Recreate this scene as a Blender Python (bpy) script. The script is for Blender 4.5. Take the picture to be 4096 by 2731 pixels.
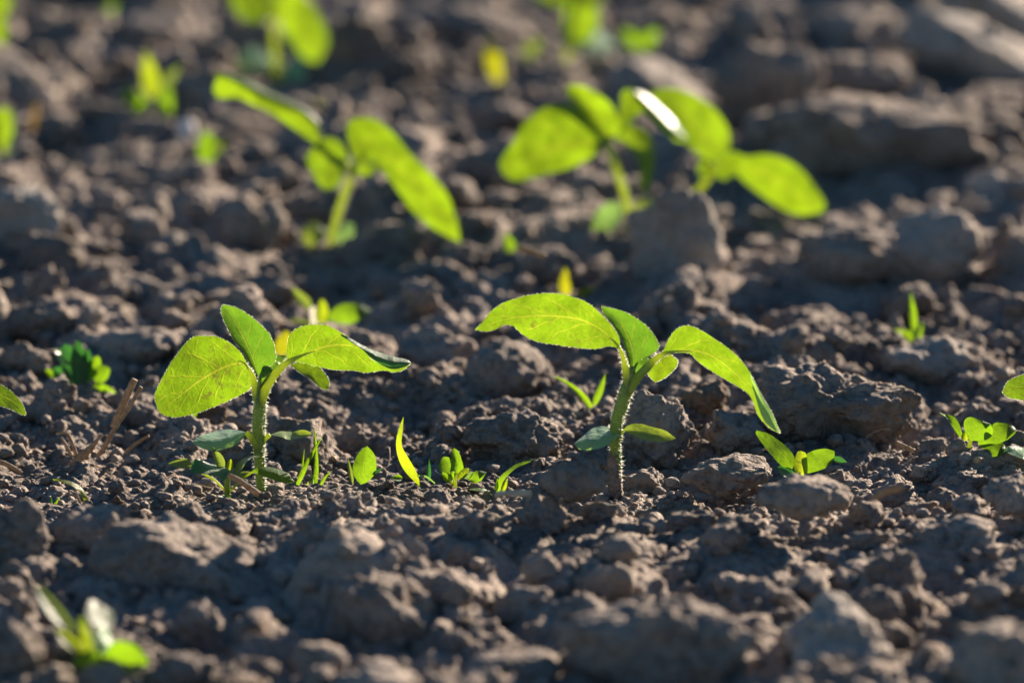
import bpy, bmesh, math, random
import numpy as np
from mathutils import Vector

for o in list(bpy.data.objects):
    bpy.data.objects.remove(o, do_unlink=True)
scene = bpy.context.scene
col = scene.collection

# ------------------------------------------------------------------ camera
W, H = 4096.0, 2731.0                 # photograph pixels, used to read positions off it
FOC = 200.0
FPX = W * FOC / 36.0
PITCH = math.radians(15.0)
CAM_H = 0.694
FOCUS = 2.44
cam_d = bpy.data.cameras.new('camera')
cam_d.lens = FOC
cam_d.sensor_width = 36.0
cam_d.clip_start = 0.02
cam_d.clip_end = 500.0
cam_d.dof.use_dof = True
cam_d.dof.focus_distance = FOCUS
cam_d.dof.aperture_fstop = 5.6
cam_d.dof.aperture_blades = 9
cam = bpy.data.objects.new('camera', cam_d)
cam.location = (0, 0, CAM_H)
cam.rotation_euler = (math.pi / 2 - PITCH, 0, 0)
col.objects.link(cam)
scene.camera = cam

# ------------------------------------------------------------------ sky and sun
SUN_EL = math.radians(18.0)
SUN_AZ = math.radians(36.0)            # to the right of the viewing direction, behind the plants
world = bpy.data.worlds.new('World')
scene.world = world
world.use_nodes = True
wn = world.node_tree.nodes
wl = world.node_tree.links
bg = wn['Background']
sky = wn.new('ShaderNodeTexSky')
sky.sky_type = 'NISHITA'
sky.sun_disc = False
sky.sun_elevation = SUN_EL
sky.sun_rotation = SUN_AZ
sky.air_density = 1.0
sky.dust_density = 0.2
sky.ozone_density = 3.0
tint = wn.new('ShaderNodeHueSaturation')
tint.inputs['Saturation'].default_value = 1.18
wl.new(sky.outputs['Color'], tint.inputs['Color'])
wl.new(tint.outputs['Color'], bg.inputs['Color'])
bg.inputs['Strength'].default_value = 0.04
sun_d = bpy.data.lights.new('sun', 'SUN')
sun_d.energy = 5.0
sun_d.angle = math.radians(0.5)
sun_d.color = (1.0, 0.83, 0.66)
sun = bpy.data.objects.new('sun', sun_d)
to_sun = Vector((math.sin(SUN_AZ) * math.cos(SUN_EL), math.cos(SUN_AZ) * math.cos(SUN_EL), math.sin(SUN_EL)))
sun.rotation_euler = to_sun.to_track_quat('Z', 'Y').to_euler()
sun.location = to_sun * 5
col.objects.link(sun)
scene.view_settings.view_transform = 'Standard'
scene.view_settings.look = 'None'
scene.view_settings.exposure = 1.9
scene.view_settings.gamma = 1.0
scene.render.engine = 'CYCLES'
scene.cycles.max_bounces = 6
scene.cycles.transparent_max_bounces = 4

# ------------------------------------------------------------------ reading places off the photograph
cp, sp = math.cos(PITCH), math.sin(PITCH)
FR = {  # zoom frames: origin in photograph pixels and scale
    'T': (0, 0, 4096 / 2352), 'A': (560, 1150, 1200 / 2091), 'B': (1800, 1100, 1400 / 2311),
    'C': (700, 200, 1300 / 2265), 'D': (1900, 250, 1500 / 2352), 'E': (600, 1650, 800 / 2352),
    'F': (1300, 1550, 900 / 2352), 'G': (2900, 1650, 1196 / 2352), 'H': (0, 1450, 700 / 1689),
    'I': (0, 0, 1400 / 2352), 'J': (1400, 0, 1400 / 2352), 'K': (2700, 0, 1396 / 2352),
    'L': (0, 900, 1400 / 2352), 'M': (2700, 800, 1396 / 2189), 'N': (0, 1800, 1400 / 2352),
    'O': (1300, 1800, 1400 / 2352), 'P': (2700, 1700, 1396 / 2123), 'Q': (1000, 950, 1400 / 2352)}


def px(f, p):
    o = FR[f]
    return (o[0] + p[0] * o[2], o[1] + p[1] * o[2])


def ray(p):
    a = (p[0] - W / 2) / FPX
    b = (H / 2 - p[1]) / FPX
    # right = +X, up = (0, sp, cp), forward = (0, cp, -sp)
    return np.array([a, cp + b * sp, -sp + b * cp])


def at_y(p, y):
    d = ray(p)
    k = y / d[1]
    return np.array([d[0] * k, y, CAM_H + d[2] * k])


def at_z(p, z=0.0):
    d = ray(p)
    k = (z - CAM_H) / d[2]
    return np.array([d[0] * k, d[1] * k, z])


def mpp(y, p=None):                     # metres per photograph pixel at that distance
    return (y * cp + 0.68 * sp) / FPX


# ------------------------------------------------------------------ noise
def _h(ix, iy, iz, s):
    n = (ix.astype(np.int64) * 374761393 + iy.astype(np.int64) * 668265263 + iz.astype(np.int64) * 2147483647 * 3 + s * 974634777) & 0xFFFFFFFF
    n = ((n ^ (n >> 13)) * 1274126177) & 0xFFFFFFFF
    n = ((n ^ (n >> 15)) * 2246822519) & 0xFFFFFFFF
    return (n ^ (n >> 16)) & 0xFFFFFFFF


def perlin2(x, y, s=0):
    xi = np.floor(x); yi = np.floor(y)
    xf = x - xi; yf = y - yi
    xi = xi.astype(np.int64); yi = yi.astype(np.int64)
    u = xf * xf * xf * (xf * (xf * 6 - 15) + 10); v = yf * yf * yf * (yf * (yf * 6 - 15) + 10)
    z0 = np.zeros_like(xi)

    def g(dx, dy):
        a = _h(xi + dx, yi + dy, z0, s) * (2 * math.pi / 4294967296.0)
        return np.cos(a) * (xf - dx) + np.sin(a) * (yf - dy)
    a = g(0, 0); b = g(1, 0); c = g(0, 1); d = g(1, 1)
    return ((a + (b - a) * u) + ((c + (d - c) * u) - (a + (b - a) * u)) * v) * 1.4


def perlin3(p, s=0):
    q = np.floor(p); f = p - q; q = q.astype(np.int64)
    w = f * f * f * (f * (f * 6 - 15) + 10)
    out = 0
    for dx in (0, 1):
        wx = w[:, 0] if dx else 1 - w[:, 0]
        for dy in (0, 1):
            wy = w[:, 1] if dy else 1 - w[:, 1]
            for dz in (0, 1):
                wz = w[:, 2] if dz else 1 - w[:, 2]
                h = _h(q[:, 0] + dx, q[:, 1] + dy, q[:, 2] + dz, s)
                th = (h & 0xFFFF) * (2 * math.pi / 65536.0); cz = ((h >> 16) & 0xFFFF) / 32768.0 - 1
                sz = np.sqrt(np.maximum(0, 1 - cz * cz))
                out = out + wx * wy * wz * (np.cos(th) * sz * (f[:, 0] - dx) + np.sin(th) * sz * (f[:, 1] - dy) + cz * (f[:, 2] - dz))
    return out * 1.5


def worley3(p, s=0):
    q = np.floor(p).astype(np.int64)
    best = np.full(len(p), 9.0); bid = np.zeros(len(p))
    for dx in (-1, 0, 1):
        for dy in (-1, 0, 1):
            for dz in (-1, 0, 1):
                c = q + np.array([dx, dy, dz])
                h = _h(c[:, 0], c[:, 1], c[:, 2], s)
                o = np.stack([(h & 1023) / 1024.0, ((h >> 10) & 1023) / 1024.0, ((h >> 20) & 1023) / 1024.0], 1)
                d = np.sqrt((((c + o) - p) ** 2).sum(1))
                m = d < best
                best = np.where(m, d, best); bid = np.where(m, ((h >> 5) & 255) / 255.0, bid)
    return best, bid


# ------------------------------------------------------------------ materials
def nmat(name):
    m = bpy.data.materials.new(name)
    m.use_nodes = True
    nt = m.node_tree
    for n in list(nt.nodes):
        nt.nodes.remove(n)
    out = nt.nodes.new('ShaderNodeOutputMaterial')
    return m, nt, out


def N(nt, t, **kw):
    n = nt.nodes.new(t)
    for k, v in kw.items():
        setattr(n, k, v)
    return n


def math_n(nt, op, a, b=None, c=None, clamp=False):
    n = nt.nodes.new('ShaderNodeMath'); n.operation = op; n.use_clamp = clamp
    for i, v in enumerate((a, b, c)):
        if v is None:
            continue
        if isinstance(v, (int, float)):
            n.inputs[i].default_value = v
        else:
            nt.links.new(v, n.inputs[i])
    return n.outputs[0]


def mixc(nt, fac, a, b, mode='MIX'):
    n = nt.nodes.new('ShaderNodeMix'); n.data_type = 'RGBA'; n.blend_type = mode
    for k, v in ((0, fac), (6, a), (7, b)):
        if isinstance(v, (int, float)):
            n.inputs[k].default_value = v
        elif isinstance(v, tuple):
            n.inputs[k].default_value = (*v, 1)
        else:
            nt.links.new(v, n.inputs[k])
    return n.outputs[2]


def maprange(nt, v, a, b, c=0.0, d=1.0):
    n = nt.nodes.new('ShaderNodeMapRange'); n.interpolation_type = 'SMOOTHSTEP'
    nt.links.new(v, n.inputs[0])
    for i, x in enumerate((a, b, c, d)):
        n.inputs[i + 1].default_value = x
    return n.outputs[0]


def noise(nt, vec, scale, detail=4, rough=.55):
    n = nt.nodes.new('ShaderNodeTexNoise')
    n.inputs['Scale'].default_value = scale; n.inputs['Detail'].default_value = detail; n.inputs['Roughness'].default_value = rough
    if vec is not None:
        nt.links.new(vec, n.inputs['Vector'])
    return n.outputs['Fac']


def soil_mat(name, dark, light, bump=0.9, warm=(0.19, 0.115, 0.065)):
    m, nt, out = nmat(name)
    geo = N(nt, 'ShaderNodeNewGeometry')
    pos = geo.outputs['Position']
    n1 = noise(nt, pos, 28, 3)
    n2 = noise(nt, pos, 260, 4, .6)
    n3 = noise(nt, pos, 60, 2)
    c = mixc(nt, maprange(nt, n1, .35, .65), dark, light)
    c = mixc(nt, maprange(nt, n2, .3, .75, 0.0, .55), c, tuple(min(1, v * 1.25) for v in light))
    c = mixc(nt, maprange(nt, n2, .52, .28, 0.0, .6), c, tuple(v * .6 for v in dark))
    c = mixc(nt, maprange(nt, n3, .56, .74, 0, .55), c, warm)
    n4 = noise(nt, pos, 9, 3)
    n5 = noise(nt, pos, 700, 2)
    c = mixc(nt, maprange(nt, n4, .52, .68, 0, .5), c, tuple(v * .55 for v in dark))
    c = mixc(nt, maprange(nt, n4, .46, .34, 0, .45), c, tuple(min(1, v * 1.3) for v in light))
    c = mixc(nt, maprange(nt, n5, .66, .74, 0, .5), c, (.42, .37, .31))
    oi = N(nt, 'ShaderNodeObjectInfo')
    hv = N(nt, 'ShaderNodeHueSaturation')
    nt.links.new(c, hv.inputs['Color'])
    nt.links.new(maprange(nt, oi.outputs['Random'], 0, 1, .85, 1.15), hv.inputs['Value'])
    b = N(nt, 'ShaderNodeBsdfPrincipled')
    nt.links.new(hv.outputs[0], b.inputs['Base Color'])
    b.inputs['Roughness'].default_value = .92
    b.inputs['Specular IOR Level'].default_value = .25
    f1 = noise(nt, pos, 420, 5, .65)
    cells = []
    warp = N(nt, 'ShaderNodeTexNoise'); warp.inputs['Scale'].default_value = 300; warp.inputs['Detail'].default_value = 2
    nt.links.new(pos, warp.inputs['Vector'])
    wv = N(nt, 'ShaderNodeVectorMath', operation='MULTIPLY_ADD')
    nt.links.new(warp.outputs['Color'], wv.inputs[0]); wv.inputs[1].default_value = (.0022,) * 3; nt.links.new(pos, wv.inputs[2])
    for sc_ in (300, 640):
        vo = N(nt, 'ShaderNodeTexVoronoi'); vo.feature = 'F1'; vo.inputs['Scale'].default_value = sc_; vo.inputs['Randomness'].default_value = 1.0
        nt.links.new(wv.outputs[0], vo.inputs['Vector'])
        cells.append(math_n(nt, 'SUBTRACT', 1.0, vo.outputs['Distance']))
    patch = maprange(nt, noise(nt, pos, 55, 2), .38, .62, .35, 1.0)
    hh = math_n(nt, 'ADD', f1, math_n(nt, 'MULTIPLY', math_n(nt, 'ADD', cells[0], math_n(nt, 'MULTIPLY', cells[1], .45)), math_n(nt, 'MULTIPLY', patch, .9)))
    bm = N(nt, 'ShaderNodeBump')
    bm.inputs['Strength'].default_value = bump
    bm.inputs['Distance'].default_value = .0036
    nt.links.new(hh, bm.inputs['Height'])
    nt.links.new(bm.outputs[0], b.inputs['Normal'])
    nt.links.new(b.outputs[0], out.inputs[0])
    return m


def leaf_mat(name, trans, diff, veinc, vein=1.0, nside=5.0, k=1.5, tfac=.55, rough=.5, stain=0.0, lo=.78, spec=.5, sheen=.15, retic=.2):
    m, nt, out = nmat(name)
    uv = N(nt, 'ShaderNodeTexCoord').outputs['UV']
    geo = N(nt, 'ShaderNodeNewGeometry').outputs['Position']
    nz = N(nt, 'ShaderNodeTexNoise'); nz.inputs['Scale'].default_value = 7; nz.inputs['Detail'].default_value = 2
    nt.links.new(uv, nz.inputs['Vector'])
    sc = N(nt, 'ShaderNodeSeparateColor'); nt.links.new(nz.outputs['Color'], sc.inputs[0])
    sx = N(nt, 'ShaderNodeSeparateXYZ'); nt.links.new(uv, sx.inputs[0])
    t = math_n(nt, 'ADD', sx.outputs[0], math_n(nt, 'MULTIPLY', math_n(nt, 'SUBTRACT', sc.outputs[0], .5), .07))
    s0 = math_n(nt, 'MULTIPLY_ADD', sx.outputs[1], 2.0, -1.0)
    s = math_n(nt, 'ADD', s0, math_n(nt, 'MULTIPLY', math_n(nt, 'SUBTRACT', sc.outputs[1], .5), .10))
    a = math_n(nt, 'ABSOLUTE', s)
    a0 = math_n(nt, 'ABSOLUTE', s0)
    mid = maprange(nt, math_n(nt, 'ADD', a0, math_n(nt, 'MULTIPLY', t, .025)), .065, .025)
    side_sign = math_n(nt, 'MULTIPLY', math_n(nt, 'GREATER_THAN', s, 0.0), .37)
    ph = math_n(nt, 'ADD', math_n(nt, 'SUBTRACT', math_n(nt, 'MULTIPLY', t, nside), math_n(nt, 'MULTIPLY', math_n(nt, 'POWER', a, .8), k)), side_sign)
    d = math_n(nt, 'ABSOLUTE', math_n(nt, 'SUBTRACT', math_n(nt, 'FRACT', math_n(nt, 'ADD', ph, 10.0)), .5))
    side = math_n(nt, 'MULTIPLY', maprange(nt, d, .065, .02), maprange(nt, a0, 1.0, .55))
    vo = N(nt, 'ShaderNodeTexVoronoi'); vo.feature = 'DISTANCE_TO_EDGE'
    mp = N(nt, 'ShaderNodeMapping'); mp.inputs['Scale'].default_value = (9, 5.5, 1)
    nt.links.new(uv, mp.inputs['Vector']); nt.links.new(mp.outputs[0], vo.inputs['Vector']); vo.inputs['Scale'].default_value = 1.0
    ret = math_n(nt, 'MULTIPLY', maprange(nt, vo.outputs['Distance'], .055, .015), retic)
    vn = math_n(nt, 'MULTIPLY', math_n(nt, 'MAXIMUM', mid, math_n(nt, 'MAXIMUM', math_n(nt, 'MULTIPLY', side, .6), ret)), vein, clamp=True)
    big = noise(nt, geo, 90, 3)
    fine = noise(nt, geo, 700, 3)
    var = math_n(nt, 'ADD', maprange(nt, big, .32, .68, lo, 1.12), maprange(nt, fine, .3, .7, -.08, .08))
    tc = mixc(nt, vn, trans, veinc)
    tv = N(nt, 'ShaderNodeHueSaturation'); nt.links.new(tc, tv.inputs['Color']); nt.links.new(var, tv.inputs['Value'])
    tcol = tv.outputs[0]
    dcol = mixc(nt, math_n(nt, 'MULTIPLY', vn, .5), diff, tuple(min(1, v * 1.8 + .02) for v in diff))
    if stain:
        st = noise(nt, geo, 260, 5, .7)
        st2 = noise(nt, geo, 45, 2)
        sm = math_n(nt, 'MULTIPLY', math_n(nt, 'MULTIPLY', maprange(nt, st, .53, .66), maprange(nt, st2, .46, .66)), stain, clamp=True)
        tcol = mixc(nt, sm, tcol, (.10, .09, .015))
        dcol = mixc(nt, sm, dcol, (.10, .075, .04))
    p = N(nt, 'ShaderNodeBsdfPrincipled')
    nt.links.new(dcol, p.inputs['Base Color'])
    p.inputs['Roughness'].default_value = rough
    p.inputs['Specular IOR Level'].default_value = spec
    p.inputs['Sheen Weight'].default_value = sheen
    p.inputs['Sheen Roughness'].default_value = .4
    tr = N(nt, 'ShaderNodeBsdfTranslucent')
    nt.links.new(tcol, tr.inputs['Color'])
    bm = N(nt, 'ShaderNodeBump'); bm.inputs['Strength'].default_value = .45; bm.inputs['Distance'].default_value = .0012
    nt.links.new(math_n(nt, 'ADD', vn, math_n(nt, 'MULTIPLY', noise(nt, geo, 330, 3), 1.1)), bm.inputs['Height'])
    nt.links.new(bm.outputs[0], p.inputs['Normal']); nt.links.new(bm.outputs[0], tr.inputs['Normal'])
    mx = N(nt, 'ShaderNodeMixShader'); mx.inputs[0].default_value = tfac
    nt.links.new(p.outputs[0], mx.inputs[1]); nt.links.new(tr.outputs[0], mx.inputs[2])
    nt.links.new(mx.outputs[0], out.inputs[0])
    return m


def simple_mat(name, c1, c2, scale=200, rough=.7, trans=0.0, tcol=(.5, .5, .3), bump=.3):
    m, nt, out = nmat(name)
    geo = N(nt, 'ShaderNodeNewGeometry').outputs['Position']
    n1 = noise(nt, geo, scale, 4)
    p = N(nt, 'ShaderNodeBsdfPrincipled')
    nt.links.new(mixc(nt, maprange(nt, n1, .35, .65), c1, c2), p.inputs['Base Color'])
    p.inputs['Roughness'].default_value = rough
    p.inputs['Specular IOR Level'].default_value = .3
    bm = N(nt, 'ShaderNodeBump'); bm.inputs['Strength'].default_value = bump; bm.inputs['Distance'].default_value = .0006
    nt.links.new(noise(nt, geo, scale * 3, 3), bm.inputs['Height']); nt.links.new(bm.outputs[0], p.inputs['Normal'])
    if trans:
        tr = N(nt, 'ShaderNodeBsdfTranslucent'); tr.inputs['Color'].default_value = (*tcol, 1)
        mx = N(nt, 'ShaderNodeMixShader'); mx.inputs[0].default_value = trans
        nt.links.new(p.outputs[0], mx.inputs[1]); nt.links.new(tr.outputs[0], mx.inputs[2])
        nt.links.new(mx.outputs[0], out.inputs[0])
    else:
        nt.links.new(p.outputs[0], out.inputs[0])
    return m


MT = {
    'soil': soil_mat('soil', (.146, .118, .096), (.275, .227, .186)),
    'clod': soil_mat('clod_soil', (.150, .122, .100), (.290, .240, .198)),
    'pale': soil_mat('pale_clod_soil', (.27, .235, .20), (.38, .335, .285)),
    'brown': soil_mat('brown_clod_soil', (.13, .09, .06), (.20, .145, .10)),
    'sun': leaf_mat('seedling_leaf', (0.1358, 0.2427, 0.004621), (.05, .12, .02), (0.2715, 0.3235, 0.01733), tfac=.62, stain=.85, lo=.72),
    'sunplain': leaf_mat('seedling_leaf_clean', (0.1502, 0.2542, 0.004043), (.055, .13, .02), (0.2427, 0.2889, 0.01155), tfac=.62, stain=0.1, lo=.58),
    'young': leaf_mat('seedling_young_leaf', (0.08379, 0.1942, 0.006856), (.045, .12, .025), (0.1733, 0.2311, 0.01733), tfac=.55, stain=.6),
    'cot': leaf_mat('cotyledon', (.22, .38, .06), (.19, .35, .17), (0.2525, 0.4041, 0.06061), vein=.35, tfac=.42, rough=.42, spec=.6, retic=.1),
    'cotyel': leaf_mat('cotyledon_yellowing', (0.2285, 0.3047, 0.02285), (.15, .23, .05), (0.2743, 0.32, 0.04571), vein=.3, tfac=.5, rough=.45, stain=.35, retic=.1),
    'weed': leaf_mat('weed_leaf', (0.1444, 0.2715, 0.0052), (.05, .13, .02), (0.2079, 0.3062, 0.01733), vein=.5, tfac=.62, nside=4, retic=.2),
    'weeddark': leaf_mat('weed_leaf_dark', (0.03467, 0.1502, 0.01733), (.035, .115, .045), (0.05778, 0.1733, 0.03467), vein=.5, tfac=.4, nside=4, retic=.25, sheen=.4),
    'weedgrey': leaf_mat('weed_leaf_grey', (0.1733, 0.2427, 0.02311), (.085, .13, .06), (0.2311, 0.2599, 0.05778), vein=.4, tfac=.45, retic=.2, sheen=.4),
    'grass': leaf_mat('grass_blade', (0.1502, 0.2657, 0.005778), (.055, .15, .02), (0.2311, 0.3062, 0.02311), vein=.5, nside=1, k=0.0, tfac=.6, retic=0),
    'grassyel': leaf_mat('grass_blade_yellow', (0.2346, 0.3128, 0.00736), (.12, .16, .02), (0.2889, 0.3178, 0.01733), vein=.5, nside=1, k=0.0, tfac=.64, retic=0),
    'yellow': leaf_mat('weed_leaf_yellow', (0.2695, 0.2881, 0.005576), (.16, .15, .02), (0.3178, 0.2889, 0.01733), vein=.4, tfac=.62, retic=.1),
    'orange': leaf_mat('dry_orange_leaf', (0.1219, 0.08379, 0.02285), (.25, .13, .04), (0.3467, 0.1733, 0.02889), vein=.3, tfac=.5, retic=.1),
    'stem': simple_mat('seedling_stem', (.085, .15, .04), (.12, .20, .055), 300, .5, .3, (.36, .46, .06)),
    'petiole': simple_mat('seedling_petiole', (.17, .25, .05), (.22, .30, .07), 300, .5, .5, (.75, .85, .10)),
    'hair': simple_mat('plant_hair', (.75, .75, .68), (.8, .8, .72), 300, .4, .65, (.95, .93, .82), 0),
    'straw': simple_mat('dry_straw', (.20, .13, .075), (.34, .25, .16), 500, .6, .15, (.5, .35, .15)),
    'strawpale': simple_mat('pale_straw', (.42, .36, .27), (.6, .54, .42), 300, .5, .2, (.6, .5, .3)),
    'pebble': simple_mat('pale_pebble', (.6, .54, .5), (.75, .7, .66), 300, .6),
    'grain': simple_mat('tan_grain', (.42, .24, .10), (.52, .33, .16), 500, .6),
    'margin': leaf_mat('weed_red_margin', (0.3178, 0.09246, 0.02889), (.16, .05, .03), (0.2889, 0.1155, 0.02889), vein=.1, tfac=.5, retic=0),
}


# ------------------------------------------------------------------ objects
def tag(o, label=None, cat=None, group=None, kind=None):
    if label: o['label'] = label
    if cat: o['category'] = cat
    if group: o['group'] = group
    if kind: o['kind'] = kind
    return o


def empty(name, loc):
    o = bpy.data.objects.new(name, None)
    o.empty_display_size = .01
    o.location = tuple(float(v) for v in loc)
    col.objects.link(o)
    return o


class MB:
    """collects quads, triangles and tubes of one part, then links them as one mesh"""

    def __init__(self):
        self.v = []; self.f = []; self.uv = []; self.mi = []; self.n = 0

    def add(self, verts, faces, uvs=None, mi=0):
        verts = np.asarray(verts, float)
        self.v.append(verts)
        self.uv.append(np.zeros((len(verts), 2)) if uvs is None else np.asarray(uvs, float))
        for f in faces:
            self.f.append(tuple(int(i) + self.n for i in f)); self.mi.append(mi)
        self.n += len(verts)

    def build(self, name, mats, parent=None, origin=None):
        v = np.concatenate(self.v); uv = np.concatenate(self.uv)
        if parent is not None:
            v = v - np.array(parent['_o'])
        elif origin is not None:
            v = v - np.array(origin)
        me = bpy.data.meshes.new(name)
        me.from_pydata(v.tolist(), [], self.f)
        for m in mats:
            me.materials.append(MT[m])
        me.polygons.foreach_set('material_index', self.mi)
        me.polygons.foreach_set('use_smooth', [True] * len(self.f))
        ul = me.uv_layers.new(name='UVMap')
        li = np.zeros(len(me.loops), dtype=np.int32); me.loops.foreach_get('vertex_index', li)
        ul.data.foreach_set('uv', uv[li].astype(np.float32).ravel())
        me.update()
        o = bpy.data.objects.new(name, me)
        col.objects.link(o)
        if parent is not None:
            o.parent = parent
        elif origin is not None:
            o.location = tuple(float(x) for x in origin)
        return o


def spline(pts, n):
    """Catmull-Rom through the points, resampled to n points of equal arc length"""
    p = np.asarray(pts, float)
    if len(p) == 2:
        t = np.linspace(0, 1, n)[:, None]
        return p[0] * (1 - t) + p[1] * t
    q = np.vstack([2 * p[0] - p[1], p, 2 * p[-1] - p[-2]])
    out = []
    for i in range(len(p) - 1):
        a, b, c, d = q[i:i + 4]
        for t in np.linspace(0, 1, 14, endpoint=False):
            out.append(.5 * ((2 * b) + (c - a) * t + (2 * a - 5 * b + 4 * c - d) * t * t + (3 * b - a - 3 * c + d) * t ** 3))
    out.append(p[-1])
    out = np.array(out)
    L = np.concatenate([[0], np.cumsum(np.linalg.norm(np.diff(out, axis=0), axis=1))])
    s = np.linspace(0, L[-1], n)
    return np.stack([np.interp(s, L, out[:, k]) for k in range(out.shape[1])], 1)


def dprof(d, n):
    d = np.atleast_1d(np.asarray(d, float))
    if len(d) == 1:
        return np.full(n, d[0])
    if len(d) == 2:
        return np.linspace(d[0], d[1], n)
    return np.interp(np.linspace(0, 1, n), np.linspace(0, 1, len(d)), d)


rng = np.random.default_rng(7)


def leaf_into(mb, f, y0, Mp, Lp, Rp, dM=0, dL=0, dR=0, n=46, m=25, hairs=0, mi=0, serr=.0, hair_mi=1):
    """a leaf from its midrib and its two margins; d* are millimetres away from the viewer"""
    cur = []
    for pts, d in ((Lp, dL), (Mp, dM), (Rp, dR)):
        s = spline([px(f, q) for q in pts], n)
        dd = dprof(d, n) / 1000.0
        cur.append(np.array([at_y(s[i], y0 + dd[i]) for i in range(n)]))
    Lc, Mc, Rc = cur
    if serr:
        w = np.sin(np.linspace(0, math.pi, n))[:, None]
        k = ((np.arange(n) % 5 == 0) * 1.0 + rng.normal(0, .4, n))[:, None]
        Lc = Lc + (Lc - Mc) * serr * k * w; Rc = Rc + (Rc - Mc) * serr * np.roll(k, 2) * w
    sv = np.linspace(-1, 1, m)
    V = np.zeros((n, m, 3)); U = np.zeros((n, m, 2))
    for j, s in enumerate(sv):
        quad = Lc * (s * (s - 1) / 2) + Mc * (1 - s * s) + Rc * (s * (s + 1) / 2)
        lin = (Mc + (Lc - Mc) * (-s)) if s < 0 else (Mc + (Rc - Mc) * s)
        V[:, j] = .5 * quad + .5 * lin
        U[:, j, 0] = np.linspace(0, 1, n); U[:, j, 1] = (s + 1) / 2
    idx = np.arange(n * m).reshape(n, m)
    faces = np.stack([idx[:-1, :-1], idx[:-1, 1:], idx[1:, 1:], idx[1:, :-1]], -1).reshape(-1, 4)
    mb.add(V.reshape(-1, 3), faces, U.reshape(-1, 2), mi)
    if hairs:
        for E in (Lc, Rc):
            for i in range(2, n - 1):
                for _ in range(hairs):
                    t = rng.random()
                    b = E[i] * (1 - t) + E[min(i + 1, n - 1)] * t
                    o = E[i] - Mc[i]; ln = np.linalg.norm(o)
                    if ln < 1e-4: continue
                    o = o / ln + rng.normal(0, .35, 3)
                    tan = E[min(i + 1, n - 1)] - E[i - 1]; tan /= (np.linalg.norm(tan) + 1e-9)
                    h = rng.uniform(.0001, .00048); wd = .00007
                    mb.add([b - tan * wd, b + tan * wd, b + o * h], [(0, 1, 2)], None, hair_mi)
    return Lc, Mc, Rc


def frames_of(P):
    T = np.gradient(P, axis=0); T /= np.linalg.norm(T, axis=1)[:, None] + 1e-12
    a = np.array([0.0, 1.0, 0.1])
    Nn = np.cross(T, a); Nn /= np.linalg.norm(Nn, axis=1)[:, None] + 1e-12
    B = np.cross(T, Nn)
    return T, Nn, B


def tube_world(mb, P, r, seg=14, mi=0, wob=0.0, flat=1.0):
    n = len(P); r = dprof(r, n)
    T, A, B = frames_of(P)
    ang = np.linspace(0, 2 * math.pi, seg, endpoint=False)
    V = []
    for i in range(n):
        rr = r[i] * (1 + wob * rng.normal(0, 1, seg))
        V.append(P[i] + (np.cos(ang) * rr)[:, None] * A[i] + (np.sin(ang) * rr * flat)[:, None] * B[i])
    V = np.concatenate(V)
    F = []
    for i in range(n - 1):
        for j in range(seg):
            k = (j + 1) % seg
            F.append((i * seg + j, i * seg + k, (i + 1) * seg + k, (i + 1) * seg + j))
    uv = np.stack([np.repeat(np.linspace(0, 1, n), seg), np.tile(np.linspace(0, 1, seg), n)], 1)
    V = np.vstack([V, P[0], P[-1]]); uv = np.vstack([uv, [0, .5], [1, .5]])
    a, b = n * seg, n * seg + 1
    for j in range(seg):
        k = (j + 1) % seg
        F.append((a, k, j)); F.append((b, (n - 1) * seg + j, (n - 1) * seg + k))
    mb.add(V, F, uv, mi)
    return T, A, B, r


def tube(mb, f, y0, pts, r, d=0, n=26, hairs=0, mi=0, hair_mi=1, wob=0.0, hlen=(.0004, .0014), seg=14):
    s = spline([px(f, q) for q in pts], n)
    dd = dprof(d, n) / 1000.0
    P = np.array([at_y(s[i], y0 + dd[i]) for i in range(n)])
    rr = np.asarray(np.atleast_1d(r), float) / 1000.0
    T, A, B, rv = tube_world(mb, P, rr, seg, mi, wob)
    for _ in range(hairs):
        t = rng.random() * (n - 1.001); i = int(t); k = t - i
        c = P[i] * (1 - k) + P[i + 1] * k
        an = rng.random() * 2 * math.pi
        o = math.cos(an) * A[i] + math.sin(an) * B[i]
        b = c + o * rv[i] * .98
        o2 = o + rng.normal(0, .38, 3) + np.array([0, 0, .05])
        h = rng.uniform(*hlen); wd = .000065
        mb.add([b - T[i] * wd, b + T[i] * wd, b + o2 * h], [(0, 1, 2)], None, hair_mi)
    return P


def root(name, f, foot, label, cat, group=None, y=None):
    p = px(f, foot)
    o = at_z(p, 0.0) if y is None else at_y(p, y)
    if f == 'N': o = PIN_P[N_FLAT]
    e = empty(name, o)
    e['_o'] = [float(v) for v in o]
    tag(e, label, cat, group)
    return e, float(o[1])


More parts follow.
